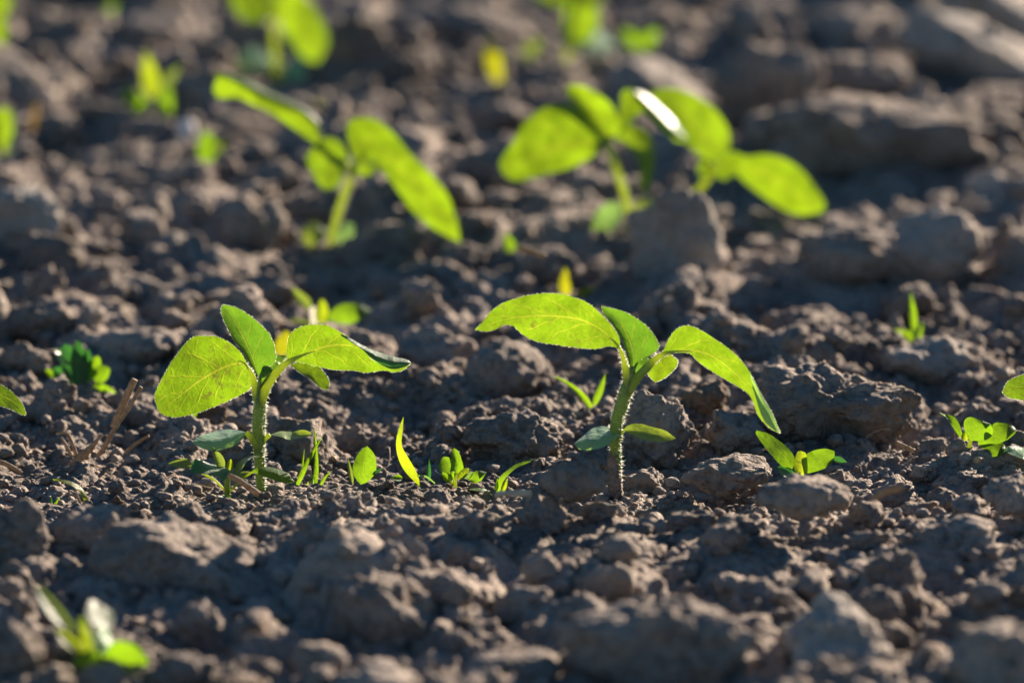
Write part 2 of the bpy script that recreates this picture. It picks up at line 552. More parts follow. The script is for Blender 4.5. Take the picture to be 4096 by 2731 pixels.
def sleaf_into(mb, f, y0, base, tip, w, bend=0.0, dt=0.0, d0=0.0, prof='oval', n=22, m=9, mi=0, cup=2.0, lean=0.0):
    """a plain leaf: base, tip, full width in pixels, bend (sideways, share of length) and depth of the tip in mm"""
    b = np.array(base, float); t = np.array(tip, float)
    L = t - b; ln = np.linalg.norm(L); pr = np.array([-L[1], L[0]]) / (ln + 1e-9)
    mid = (b + t) / 2 + pr * bend * ln
    tt = np.linspace(0, 1, n)[:, None]
    M = (1 - tt) ** 2 * b + 2 * (1 - tt) * tt * mid + tt ** 2 * t
    tg = np.gradient(M, axis=0); tg /= np.linalg.norm(tg, axis=1)[:, None] + 1e-9
    nr = np.stack([-tg[:, 1], tg[:, 0]], 1)
    x = np.linspace(0, 1, n)
    if prof == 'oval': pw = np.sin(math.pi * np.clip(x, 0, 1) ** .85) ** .62
    elif prof == 'lance': pw = np.sin(math.pi * x ** .7) ** .9
    else: pw = np.clip(1.15 - x ** 1.6 * 1.15, 0, 1) ** .8 * np.clip(.65 + x * 2, 0, 1)
    pw = np.clip(pw, .02, 1)[:, None] * (w / 2)
    M2, L2, R2 = M, M - nr * pw, M + nr * pw
    dm = d0 + (dt - d0) * x
    cu = np.sin(math.pi * x)
    out = []
    for s, dd in ((L2, dm - cup * cu - lean * cu), (M2, dm), (R2, dm - cup * cu + lean * cu)):
        out.append(np.array([at_y(px(f, s[i]), y0 + dd[i] / 1000.0) for i in range(n)]))
    Lc, Mc, Rc = out
    sv = np.linspace(-1, 1, m)
    V = np.zeros((n, m, 3)); U = np.zeros((n, m, 2))
    for j, s in enumerate(sv):
        V[:, j] = Lc * (s * (s - 1) / 2) + Mc * (1 - s * s) + Rc * (s * (s + 1) / 2)
        U[:, j, 0] = x; U[:, j, 1] = (s + 1) / 2
    idx = np.arange(n * m).reshape(n, m)
    mb.add(V.reshape(-1, 3), np.stack([idx[:-1, :-1], idx[:-1, 1:], idx[1:, 1:], idx[1:, :-1]], -1).reshape(-1, 4), U.reshape(-1, 2), mi)
# ------------------------------------------------------------------ where plants stand (the soil is level there)
PINS = [('A', (848, 1440)), ('B', (1108, 1492)), ('C', (1078, 1385)), ('D', (985, 1065)), ('D', (1310, 960)),
        ('I', (1870, 560)), ('J', (1450, 430)), ('I', (40, 1070)),
        ('E', (905, 1010)), ('E', (1740, 830)), ('E', (1960, 830)), ('F', (380, 1000)), ('F', (990, 1020)), ('F', (1085, 960)), ('F', (1360, 1010)), ('F', (1820, 1085)),
        ('B', (935, 862)), ('H', (830, 1395)), ('H', (498, 1405)), ('G', (600, 495)), ('G', (1920, 250)),
        ('M', (1515, 893)), ('L', (560, 1080)), ('Q', (470, 600)), ('H', (960, 860)), ('T', (60, 1085)), ('I', (1000, 830)), ('I', (1395, 1090)), ('J', (1010, 560)), ('Q', (1762, 95)), ('Q', (2125, 400)), ('Q', (220, 800)), ('J', (1940, 340)), ('I', (1255, 960)), ('N', (600, 1400))]
PIN_P = [at_z(px(f, p), 0.0) for f, p in PINS]
N_FLAT = len(PIN_P) - 1                # the last one stands on the raised near bank


# ------------------------------------------------------------------ ground: one sheet, fine where the picture looks, coarse to the horizon
def axis(core, far, g=1.22):
    ex = []; s = .0015; x = core[-1]
    while x < far:
        s *= g; x += s; ex.append(x)
    ex2 = []; s = .0015; x = core[0]
    while x > -far:
        s *= g; x -= s; ex2.append(x)
    return np.array(ex2[::-1] + list(core) + ex), len(ex2), len(core)


gx, ix0, nx = axis(np.concatenate([np.arange(-.52, -.27, .0015), np.arange(-.27, .27, .0009), np.arange(.27, .521, .0015)]), 60)
gy, iy0, ny = axis(np.concatenate([np.arange(1.90, 2.27, .0013), np.arange(2.27, 2.56, .0008), np.arange(2.56, 3.70, .0016)]), 60)
GX, GY = np.meshgrid(gx, gy)


CREST_U = [-900, 130, 300, 480, 600, 690, 900, 1150, 1240, 1420, 1560, 1700, 1950, 2100, 2250, 2700]
CREST_V = [1178, 1178, 1176, 1168, 1158, 1142, 1136, 1142, 1160, 1168, 1162, 1146, 1142, 1166, 1148, 1132]


def base_height(x, y):
    h = .0060 * perlin2(x * 6.5, y * 6.5, 1) + .0065 * perlin2(x * 15 + 3, y * 15, 2)
    wx = x + .006 * perlin2(x * 40, y * 40, 31); wy = y + .006 * perlin2(x * 40 + 9, y * 40, 32)
    h = h + .0190 * (np.abs(perlin2(wx * 17, wy * 17, 33)) - .28) + .0075 * (np.abs(perlin2(wx * 52, wy * 52, 34)) - .28)
    # the near bank: higher than the row of plants, it drops away towards them just out of sight
    u = 1176 + x / (y * cp + .66 * sp) * 13067.0
    vc = np.interp(u, CREST_U, CREST_V)
    zr = CAM_H - y * np.tan(PITCH + np.arctan((vc - 784) / 13067.0))
    bank = np.minimum(zr - .0035 - .02 * np.clip(y - 2.16, 0, 1), .013 - .006 * np.clip(2.2 - y, 0, .3))
    near = 1 / (1 + np.exp(np.clip((y - 2.335) / .006, -60, 60)))
    quiet = 1 - .62 * np.exp(-((y - 2.28) / .07) ** 2)
    h = h * quiet + np.clip(bank, 0, 1) * near
    # the rise in the far right corner that catches the sun
    h = h + .026 * np.exp(-((x - .215) / .045) ** 2 - ((y - 3.36) / .10) ** 2)
    return h


def pin_blend(x, y, h, rad=.016):
    for p in PIN_P[:N_FLAT]:
        w = np.exp(-(((x - p[0]) ** 2 + (y - p[1]) ** 2) / rad ** 2))
        h = h * (1 - w)
    return h


ZB = base_height(GX, GY)
big = np.maximum(np.abs(GX), np.abs(GY - 2.7))
ZB = np.where(big > 1.5, ZB * .8 + .02 * perlin2(GX * 1.1, GY * 1.1, 5), ZB)
ZB = pin_blend(GX, GY, ZB)
for _ in range(8):
    _q = PIN_P[N_FLAT]
    _bz = float(base_height(np.array([_q[0]]), np.array([_q[1]]))[0])
    PIN_P[N_FLAT] = at_z(px(*PINS[N_FLAT]), _bz)
core = (slice(iy0, iy0 + ny), slice(ix0, ix0 + nx))
Z = ZB.copy()
zc = Z[core]; cx = gx[ix0:ix0 + nx]; cy = gy[iy0:iy0 + ny]
def grid_z(x, y, A=None):
    A = Z if A is None else A
    i = int(np.clip(np.searchsorted(gx, x) - 1, 0, len(gx) - 2)); j = int(np.clip(np.searchsorted(gy, y) - 1, 0, len(gy) - 2))
    a = (x - gx[i]) / (gx[i + 1] - gx[i]); b = (y - gy[j]) / (gy[j + 1] - gy[j])
    return float((A[j, i] * (1 - a) + A[j, i + 1] * a) * (1 - b) + (A[j + 1, i] * (1 - a) + A[j + 1, i + 1] * a) * b)


def np_mesh(name, V, F, mat, smooth=True):
    me = bpy.data.meshes.new(name)
    k = F.shape[1]
    me.vertices.add(len(V)); me.vertices.foreach_set('co', np.ascontiguousarray(V, dtype=np.float32).ravel())
    me.loops.add(F.size); me.loops.foreach_set('vertex_index', np.ascontiguousarray(F, dtype=np.int32).ravel())
    me.polygons.add(len(F)); me.polygons.foreach_set('loop_start', np.arange(0, F.size, k, dtype=np.int32))
    me.update(calc_edges=True)
    me.polygons.foreach_set('use_smooth', [smooth] * len(F))
    me.materials.append(MT[mat])
    me.update()
    return me


# ------------------------------------------------------------------ clods
ICO = {}


def ico(level):
    if level not in ICO:
        b = bmesh.new()
        bmesh.ops.create_icosphere(b, subdivisions=level, radius=1.0)
        v = np.array([x.co[:] for x in b.verts]); f = np.array([[q.index for q in p.verts] for p in b.faces])
        b.free()
        ICO[level] = (v, f)
    return ICO[level]


def clod_shape(seed, level, size, planes=11, rough=.16, gk=1.0, custom=None, sharp=9.0, asp=(1, 1, 1)):
    """a lump of dry soil: a soft polyhedron with weathered, granular faces; spans -1..1 on each axis"""
    d, F = ico(level)
    r_ = np.random.default_rng(seed)
    nn = r_.normal(0, 1, (planes, 3)); nn /= np.linalg.norm(nn, axis=1)[:, None]
    hh = r_.uniform(.62, 1.0, planes)
    if custom is not None:
        nn = np.vstack([nn, [np.array(c[0], float) / np.linalg.norm(c[0]) for c in custom]]); hh = np.concatenate([hh, [c[1] for c in custom]])
    dots = d @ nn.T
    q = np.where(dots > .05, hh[None, :] / np.maximum(dots, .05), 4.0)
    q = np.minimum(q, 4.0)
    r = -np.log(np.exp(-sharp * q).sum(1) + math.exp(-sharp * 1.12)) / sharp
    o = r_.uniform(0, 50, 3)
    asp = np.array(asp)
    p = d * r[:, None] * asp
    r = r + rough * perlin3(p * 1.7 + o, 3) + rough * .55 * perlin3(p * 4.1 + o, 4) + rough * .28 * perlin3(p * 9 + o, 5)
    r = r + rough * .5 * np.abs(perlin3(p * 3.1 + o + 5, 12)) * -1 + rough * .1
    # broken edges: a second, harder set of small faces
    m2 = r_.normal(0, 1, (34, 3)); m2 /= np.linalg.norm(m2, axis=1)[:, None]
    q2 = (r_.uniform(.80, 1.06, 34)[None, :] / np.maximum(d @ m2.T, .05)).min(1)
    r = np.minimum(r, .48 * r + .52 * q2)
    p = d * r[:, None] * asp
    patch = np.clip(.62 + perlin3(p * 2.3 + o, 9) * 1.5, .12, 1.25)
    g = 0
    for cell, amp, sd in ((.0140, .0030, 5), (.0075, .0017, 6), (.0038, .0011, 7), (.0020, .0006, 8)):
        w, wid = worley3(p * size / cell + o + .25 * np.stack([perlin3(p * size / cell * .8 + 7, 2)] * 3, 1), sd)
        g = g + np.clip(1 - (w / .74) ** 2, 0, 1) * (.3 + wid) * min(amp * gk * 1.25, .10 * size) / size
    p = d * (r + g * patch)[:, None]
    lo, hi = p.min(0), p.max(0)
    p = (p - (lo + hi) / 2) / ((hi - lo) / 2)
    return p, F


def clod(box, label, depth=.85, level=5, seed=None, mat='clod', planes=11, rough=.24, embed=.33, custom=None, f='T', y=None, rotz=0.0, group=None, sharp=9.0, gk=1.0, cname='soil_clod', tilt=0.0):
    """box: left, top, right, bottom in the photograph; the lump stands on the ground there"""
    (x0, y0), (x1, y1) = px(f, box[:2]), px(f, box[2:])
    c = ((x0 + x1) / 2, (y0 + y1) / 2)
    yy = at_z(c, 0.0)[1] if y is None else y
    for _ in range(9):
        m = mpp(yy)
        a = (x1 - x0) / 2 * m
        b = a * depth
        hv = (y1 - y0) / 2 * m
        cz = math.sqrt(max(hv * hv - (b * sp) ** 2, (.45 * hv) ** 2)) / cp
        if y is not None: break
        q = at_y(c, yy)
        zl = grid_z(q[0], yy, ZB) + cz * (1 - 2 * embed)
        yy = at_z(c, zl)[1]
    pos = at_y(c, yy)
    seed = clod.n * 13 + 5 if seed is None else seed
    clod.n += 1
    P, F = clod_shape(seed, level, max(a, cz), planes, rough, custom=custom, sharp=sharp, gk=gk, asp=np.array([a, b, cz]) / max(a, cz))
    # widths as in the picture
    V = P * np.array([a, b, cz])
    if tilt:
        ct, st = math.cos(tilt), math.sin(tilt)
        V = np.stack([V[:, 0] * ct - V[:, 2] * st, V[:, 1], V[:, 0] * st + V[:, 2] * ct], 1)
    base = np.array([0, 0, -cz])
    me = np_mesh('soil_clod', V - base, F, mat)
    o = bpy.data.objects.new(cname, me)
    o.location = (pos[0], pos[1], pos[2] - cz)
    col.objects.link(o)
    tag(o, label, 'clod', group or 'single large soil clods')
    CLODS.append((pos[0], pos[1], max(a, b)))
    return o


clod.n = 0
CLODS = []
top = ((0, .25, 1), .55)
# foreground, out of focus
clod((190, 1188, 640, 1420), 'broad hump-shaped soil clod with sunlit right flank, largest in the left foreground', .7, 6, 101, planes=7, rough=.2, custom=[((.8, -.12, .6), .42)], sharp=9)
clod((-60, 1140, 128, 1370), 'upright grey clod cut by the left picture edge below the yellow grass blade', .8, 5, 102)
clod((112, 1160, 305, 1285), 'granular clod with bright top between left edge clod and the broad hump', .9, 5, 103)
clod((745, 1308, 1008, 1540), 'large rounded blurred clod with pitted face, lower centre left foreground', .8, 6, 104, planes=6, rough=.15, custom=[((.6, -.12, .8), .5)], sharp=8)
clod((1285, 1375, 1740, 1640), 'largest dark shaded wedge-shaped clod at the bottom edge of the picture', .6, 6, 135, planes=6, custom=[((.4, 0, .9), .7)])
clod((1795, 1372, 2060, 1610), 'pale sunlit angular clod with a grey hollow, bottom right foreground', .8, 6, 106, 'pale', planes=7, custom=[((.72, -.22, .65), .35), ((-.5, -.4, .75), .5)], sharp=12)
clod((1128, 1338, 1282, 1448), 'small rounded blurred clod alone right of the pitted clod', .8, 5, 107)
clod((505, 1368, 735, 1470), 'flat layered blurred clod directly left of the pitted rounded clod', .7, 5, 108)
clod((520, 1450, 720, 1560), 'lower blurred clod under the flat layered one', .7, 5, 128)
clod((380, 1380, 548, 1530), 'pointed tent-shaped clod with a lit right edge in the left foreground', .6, 5, 109, planes=6, custom=[((.8, 0, .6), .45), ((-.7, 0, .7), .5)])
clod((620, 1290, 725, 1360), 'small round clod resting against the right end of the broad hump', .85, 5, 110)
clod((1985, 1258, 2125, 1375), 'small dark clod with lit rim up the slope from the pale angular clod', .8, 5, 111)
clod((2160, 1430, 2420, 1640), 'big blurred clod in the bottom right corner of the picture', .8, 5, 112)
clod((-70, 1420, 110, 1600), 'blurred clod in the bottom left corner beside the forked weed', .8, 5, 113)
clod((170, 1515, 330, 1620), 'blurred clod at the bottom edge right under the forked weed', .8, 5, 114)
clod((340, 1490, 520, 1620), 'dim blurred clod at the bottom edge under the tent-shaped clod', .8, 5, 115)
clod((740, 1520, 960, 1640), 'blurred clod cut by the bottom edge below the pitted rounded clod', .8, 5, 116)
clod((1060, 1490, 1290, 1590), 'low blurred clod with a lit tip left of the dark wedge', .7, 5, 117)
clod((1700, 1470, 1800, 1560), 'small blurred clod squeezed between dark wedge and pale angular clod', .8, 5, 118)
clod((2070, 1180, 2290, 1290), 'blurred crumbly clod near the right edge below the in-focus weed', .8, 5, 119)
# around the first row, in focus
clod((1238, 1052, 1404, 1160), 'smooth out-of-focus clod standing in front of the right seedling stem foot', .8, 5, 201, y=2.25, planes=5, rough=.1, sharp=6)
clod((1395, 890, 1600, 1125), 'big knobbly clod standing right behind the right seedling stem', .8, 6, 202, y=2.39, planes=8, rough=.17, gk=1.7)
clod((1738, 838, 2118, 1080), 'sharp flat-topped clod with dark undercut face, largest on the right in focus', .62, 6, 203, y=2.415, planes=8, rough=.25, custom=[((.22, -.06, 1), .5), ((0, -1, -.25), .6)], sharp=8, gk=2.0)
clod((1618, 938, 1765, 1070), 'dark leaning clod touching the left end of the flat-topped clod', .8, 6, 204, y=2.40, gk=1.5)
clod((1058, 940, 1295, 1075), 'knobbly ridge-shaped clod in focus left of the right seedling', .7, 6, 205, y=2.40, gk=1.6)
clod((1560, 1040, 1775, 1135), 'brownish low clod with a lit crest right of the right seedling foot', .7, 5, 206, 'clod', y=2.33, rough=.24, gk=1.4)
clod((1722, 1083, 1962, 1190), 'blurred humpy clod hiding the foot of the red-edged weed', .7, 5, 207, y=2.24)
clod((1420, 1075, 1530, 1150), 'small crumbly clod on the soil just right of the right seedling foot', .8, 5, 208, y=2.345)
clod((330, 1092, 440, 1150), 'dark brown crumbly clod beside the left seedling weed', .8, 5, 209, 'brown', y=2.345)
clod((430, 1083, 500, 1130), 'brown crumb-like clod under the grey-green weed leaf', .8, 5, 210, 'brown', y=2.36)
clod((395, 905, 540, 1000), 'dark brown clod half hidden behind the left seedling hanging leaf', .8, 5, 211, 'brown', y=2.46)
clod((55, 865, 182, 1000), 'rounded clod at left below the dark green weed', .8, 5, 212, y=2.45)
clod((1185, 1135, 1305, 1255), 'dim rounded clod on the shaded bank below the right seedling', .8, 5, 213)
clod((2255, 1090, 2380, 1180), 'clod at the right edge in front of the second red-edged weed', .8, 5, 214, y=2.25)
clod((2090, 1060, 2160, 1110), 'small in-focus clod below the second red-edged weed', .8, 5, 215, y=2.36)
clod((2190, 1045, 2240, 1085), 'tiny rounded clod beside the tan grain', .8, 5, 216, y=2.365)
clod((150, 1085, 330, 1150), 'low grey crusty clod behind the yellow curved grass blade', .8, 5, 217, y=2.39)
clod((770, 965, 880, 1050), 'knobbly clod between the oval leaf weed and the tall yellow blade', .8, 5, 218, y=2.43, gk=1.6)
# between the rows
clod((1062, 775, 1275, 985), 'tall grey blurred clod behind the twin grass blades', .8, 5, 301, planes=7, rough=.13)
clod((905, 745, 1098, 900), 'lumpy clod with lit cap right of the left seedling leaf tip', .8, 5, 302)
clod((2015, 772, 2228, 905), 'pale round-backed clod carrying the upright grass sprout', .85, 6, 303, 'pale', planes=5, rough=.1, sharp=6)
clod((1740, 705, 1910, 815), 'blocky clod in mid distance above the flat-topped clod', .8, 5, 304)
clod((1590, 665, 1705, 745), 'small blocky clod behind the right seedling leaf', .8, 5, 305)
clod((918, 640, 1012, 722), 'single light-topped rounded clod in the dark furrow', .8, 5, 306)
clod((1030, 640, 1095, 700), 'small round dark clod in the furrow right of the light-topped one', .8, 5, 307)
clod((672, 630, 778, 740), 'pinkish lit clod behind the small blurred weed', .8, 5, 308)
clod((180, 745, 425, 850), 'long granular ridge clod behind the left seedling', .7, 5, 309)
clod((2020, 650, 2150, 745), 'dark round clod directly behind the upright grass sprout', .8, 5, 310)
clod((2010, 865, 2105, 930), 'knobbly clod touching the upper right of the flat-topped clod', .8, 5, 311)
clod((1700, 800, 1790, 860), 'small dark-faced clod left of the round-backed clod', .8, 5, 312)
clod((0, 680, 185, 800), 'wide blurred clod at the left edge under the pyramid', .8, 5, 313)
clod((540, 630, 690, 720), 'bluish shaded clod behind the left seedling upright leaf', .8, 5, 314)
# second row
clod((772, 508, 982, 660), 'boulder-like clod with shadowed hollow right of the second row left seedling', .8, 5, 401, planes=6, rough=.12, sharp=7)
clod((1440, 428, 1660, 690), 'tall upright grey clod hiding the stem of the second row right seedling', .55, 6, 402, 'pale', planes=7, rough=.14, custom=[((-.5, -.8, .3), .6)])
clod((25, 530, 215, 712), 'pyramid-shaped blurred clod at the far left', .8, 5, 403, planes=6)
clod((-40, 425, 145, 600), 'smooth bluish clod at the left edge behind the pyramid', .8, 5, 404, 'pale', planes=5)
clod((1955, 470, 2275, 700), 'largest pyramid-like grey clod right of the second row', .75, 6, 405, planes=6, rough=.17)
clod((1830, 515, 2062, 672), 'wide clod with lit crest left of the grey pyramid', .8, 5, 406)
clod((505, 445, 660, 600), 'dark-faced clod left of the second row left seedling stem', .8, 5, 407)
clod((625, 435, 765, 560), 'bluish flat clod behind the second row left seedling stem', .8, 5, 408)
clod((1035, 320, 1270, 500), 'wide dark clod in shade between the second row seedlings', .7, 5, 409)
clod((1270, 390, 1400, 480), 'brown clod behind the second row middle seedling stem', .8, 5, 410)
clod((2215, 390, 2330, 500), 'bluish smooth clod near the right edge beside the slab', .8, 5, 411, 'pale')
clod((2280, 540, 2400, 650), 'clod with lit face at the right edge level with the grey pyramid', .8, 5, 412)
clod((1000, 555, 1130, 650), 'dim clod right of the boulder-like clod', .8, 5, 413)
clod((1190, 560, 1330, 660), 'lit-topped clod right of the small grass tip', .8, 5, 414)
clod((330, 370, 500, 500), 'crumbly dark clod left of the drooping seedling leaf', .8, 5, 415)
# far, strongly blurred
clod((1760, 222, 2280, 420), 'long slab with sunlit top and dark undercut front, far right', .5, 6, 501, 'clod', planes=9, rough=.30, custom=[((.3, -.02, 1), .5), ((0, -1, -.3), .6)], sharp=7, gk=2.4)
clod((1630, 95, 1895, 370), 'tall dark upright clod left of the far slab', .6, 5, 502, planes=7)
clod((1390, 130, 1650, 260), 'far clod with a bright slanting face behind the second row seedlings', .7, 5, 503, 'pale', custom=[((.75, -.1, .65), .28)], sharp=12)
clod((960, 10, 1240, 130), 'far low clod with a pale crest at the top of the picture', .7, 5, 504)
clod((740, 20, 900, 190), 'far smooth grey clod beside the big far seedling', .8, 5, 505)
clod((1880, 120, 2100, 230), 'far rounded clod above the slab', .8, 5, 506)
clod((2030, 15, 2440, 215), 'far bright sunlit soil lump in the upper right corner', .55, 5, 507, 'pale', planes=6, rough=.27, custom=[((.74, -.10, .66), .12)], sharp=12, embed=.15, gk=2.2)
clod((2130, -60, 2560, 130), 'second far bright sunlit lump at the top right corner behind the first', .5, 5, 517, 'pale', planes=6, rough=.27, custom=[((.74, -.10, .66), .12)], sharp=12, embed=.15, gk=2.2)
clod((860, 120, 980, 220), 'far reddish-lit small clod under the far sprout', .8, 5, 508)
clod((0, 150, 140, 260), 'far dark clod at the left under the top edge leaf', .8, 5, 509)
clod((250, 30, 420, 130), 'far blurred clod at the top left', .8, 5, 510)
clod((1080, 230, 1240, 330), 'far bluish clod above the wide dark one', .8, 5, 511)

r2 = np.random.default_rng(11)


CA = np.array(CLODS)


def stamp(r_lo, r_hi, count, lift, bumpy, y_lo=None, y_hi=None, keep=True, x_hi=None):
    src = zc.copy()
    ya = cy[0] if y_lo is None else y_lo; yb = cy[-1] if y_hi is None else y_hi
    for _ in range(count):
        x = r2.uniform(cx[0], cx[-1]) if x_hi is None else r2.uniform(-x_hi, x_hi); y = r2.uniform(ya, yb)
        r = r_lo * (r_hi / r_lo) ** (r2.random() ** 1.6)
        if keep:
            bad = False
            for p in PIN_P:
                if abs(x - p[0]) < r + .012 and -(.045 + 1.6 * r) < y - p[1] < r + .012:
                    bad = True; break
            if bad and r > .004: continue
        if r > .006 and 2.18 < y < 2.335 and r2.random() < .75: continue
        if r > .0045:
            dx = np.abs(CA[:, 0] - x); dy = y - CA[:, 1]
            if np.any((dx < CA[:, 2] * .9 + r * .6) & (dy > -CA[:, 2] * .8 - .028 - r) & (dy < CA[:, 2] * .6)): continue
        e = r2.uniform(.7, 1.35); th = r2.uniform(0, math.pi)
        R = r * 1.4
        i0 = int(np.searchsorted(cx, x - R)); i1 = int(np.searchsorted(cx, x + R)) + 1
        j0 = int(np.searchsorted(cy, y - R)); j1 = int(np.searchsorted(cy, y + R)) + 1
        if i1 - i0 < 2 or j1 - j0 < 2: continue
        X = cx[i0:i1][None, :] - x; Y = cy[j0:j1][:, None] - y
        u = (X * math.cos(th) + Y * math.sin(th)) * e; v = (-X * math.sin(th) + Y * math.cos(th)) / e
        q = (u * u + v * v) / (r * r)
        a = r2.uniform(0, 6.28); k1 = r2.integers(2, 5)
        q = q * (1 + bumpy * np.sin(np.arctan2(v, u) * k1 + a))
        jc = min(int(np.searchsorted(cy, y)), len(cy) - 1); ic = min(int(np.searchsorted(cx, x)), len(cx) - 1)
        cap = src[jc, ic] - r * (1 - lift) + r * np.sqrt(np.clip(1 - q, 0, 1)) * r2.uniform(.75, 1.15)
        tilt = r2.normal(0, .25, 2)
        cap = cap + X * tilt[0] + Y * tilt[1]
        sub = zc[j0:j1, i0:i1]
        np.copyto(sub, np.where(q < 1, np.maximum(sub, cap), sub))


stamp(.013, .030, 260, .62, .35)
stamp(.007, .014, 900, .60, .35)
zc += .0012 * perlin2(GX[core] * 90, GY[core] * 90, 21)
stamp(.0036, .0075, 1800, .55, .35)
stamp(.0020, .0042, 2600, .45, .3, keep=False)
stamp(.0022, .0046, 1500, .5, .35, 2.0, 2.65, keep=False, x_hi=.30)
stamp(.0011, .0024, 12000, .5, .3, 2.25, 2.58, keep=False, x_hi=.28)
zc += .0016 * (np.abs(perlin2(GX[core] * 110, GY[core] * 110, 24)) - .2) + .0013 * (np.abs(perlin2(GX[core] * 230, GY[core] * 230, 22)) - .2) + .0006 * perlin2(GX[core] * 420, GY[core] * 420, 23)
Z[core] = zc


nj, ni = Z.shape
gi = np.arange(nj * ni).reshape(nj, ni)
GF = np.stack([gi[:-1, :-1], gi[:-1, 1:], gi[1:, 1:], gi[1:, :-1]], -1).reshape(-1, 4)
gm = np_mesh('ground', np.stack([GX, GY, Z], -1).reshape(-1, 3), GF, 'soil')
ground = bpy.data.objects.new('ground', gm)
col.objects.link(ground)
tag(ground, 'dry tilled brown soil of the field', None, None, 'structure')

# loose smaller clods: two dozen shapes copied over the field
KEEP = [('A', (90, 100, 1900, 1440), 2.33), ('B', (150, 110, 2200, 1400), 2.33), ('F', (220, 280, 1930, 960), 2.33), ('G', (230, 0, 970, 470), 2.33), ('G', (1670, 0, 2352, 330), 2.33),
        ('E', (200, 150, 2150, 880), 2.33), ('H', (450, 1100, 880, 1390), 2.33), ('C', (200, 130, 2000, 1380), 2.75), ('D', (150, 120, 2200, 1050), 2.75),
        ('M', (1360, 570, 1570, 890), 2.55), ('L', (300, 770, 820, 1200), 2.5), ('N', (240, 900, 1000, 1480), 2.2), ('Q', (260, 320, 830, 600), 2.6), ('I', (1540, 0, 2200, 560), 3.15),
        ('J', (1200, 0, 1800, 400), 3.15), ('H', (520, 600, 1450, 1080), 2.38), ('I', (820, 350, 1340, 1000), 2.95), ('B', (670, 650, 1030, 860), 2.45)]
KEEPB = []
for f_, b_, y_ in KEEP:
    a_, c_ = px(f_, b_[:2]), px(f_, b_[2:])
    KEEPB.append((a_[0], a_[1], c_[0], c_[1], y_))
SHAPES = []
for i in range(24):
    P, F = clod_shape(900 + i, 5 if i < 10 else 4, .007, int(r2.integers(6, 13)), r2.uniform(.12, .26), sharp=r2.uniform(7, 20))
    SHAPES.append(np_mesh('soil_clod', P * .5 * np.array([1, r2.uniform(.7, 1), r2.uniform(.55, .85)]), F, 'brown' if i % 8 == 5 else 'clod'))
REG_X = ['left', 'centre', 'right']


def region(p):
    u, v = p[0] / W, p[1] / H
    side = 'left part' if u < .34 else ('middle' if u < .67 else 'right part')
    if v < .2: row = 'far blurred background'
    elif v < .36: row = 'second row of seedlings'
    elif v < .53: row = 'furrow between the rows'
    elif v < .72: row = 'strip around the two sharp seedlings'
    elif v < .85: row = 'shaded near slope'
    else: row = 'blurred nearest foreground'
    return row, side


def project(P):
    q = np.array(P) - np.array([0, 0, CAM_H])
    dpt = q[1] * cp - q[2] * sp
    up = q[1] * sp + q[2] * cp
    return (W / 2 + q[0] / dpt * FPX, H / 2 - up / dpt * FPX)


NHAND = len(CLODS)
placed = 0; tries = 0
while placed < 225 and tries < 6000:
    tries += 1
    p = (r2.uniform(-100, W + 100), r2.uniform(-60, H + 120))
    hw = 30 * (125 / 30) ** (r2.random() ** 1.5)        # half width in photograph pixels
    g0 = at_z(p, 0.0)
    z = grid_z(g0[0], g0[1]); q = at_z(p, z)
    for _ in range(5):
        z = grid_z(q[0], q[1]); q = at_z(p, z)
    m = mpp(q[1]); a = hw * m
    if any((q[0] - c[0]) ** 2 + (q[1] - c[1]) ** 2 < (a * .75 + c[2]) ** 2 for c in CLODS): continue
    if any(abs(q[0] - c[0]) < c[2] * .85 + a * .5 and -c[2] - .03 < q[1] - c[1] < 0 for c in CLODS[:NHAND]): continue
    if any(math.hypot(q[0] - s[0], q[1] - s[1]) < a + .008 for s in PIN_P): continue
    pp = project((q[0], q[1], z + a * .5))
    if any(q[1] < k[4] + .012 and k[0] - hw < pp[0] < k[2] + hw and k[1] - hw < pp[1] < k[3] + hw for k in KEEPB): continue
    me = SHAPES[int(r2.integers(0, 10 if 1100 < p[1] < 2100 else 24))]
    o = bpy.data.objects.new('loose_clod', me)
    o.scale = (2 * a, 2 * a, 2 * a * r2.uniform(.8, 1.1))
    o.rotation_euler = (r2.normal(0, .35), r2.normal(0, .35), r2.uniform(0, 6.28))
    o.location = (q[0], q[1], grid_z(q[0], q[1]) + a * .22)
    col.objects.link(o)
    row, side = region(p)
    tag(o, 'small loose soil clod in the %s, %s' % (row, side), 'clod', 'loose clods in the %s, %s' % (row, side))
    CLODS.append((q[0], q[1], a * .8))
    placed += 1

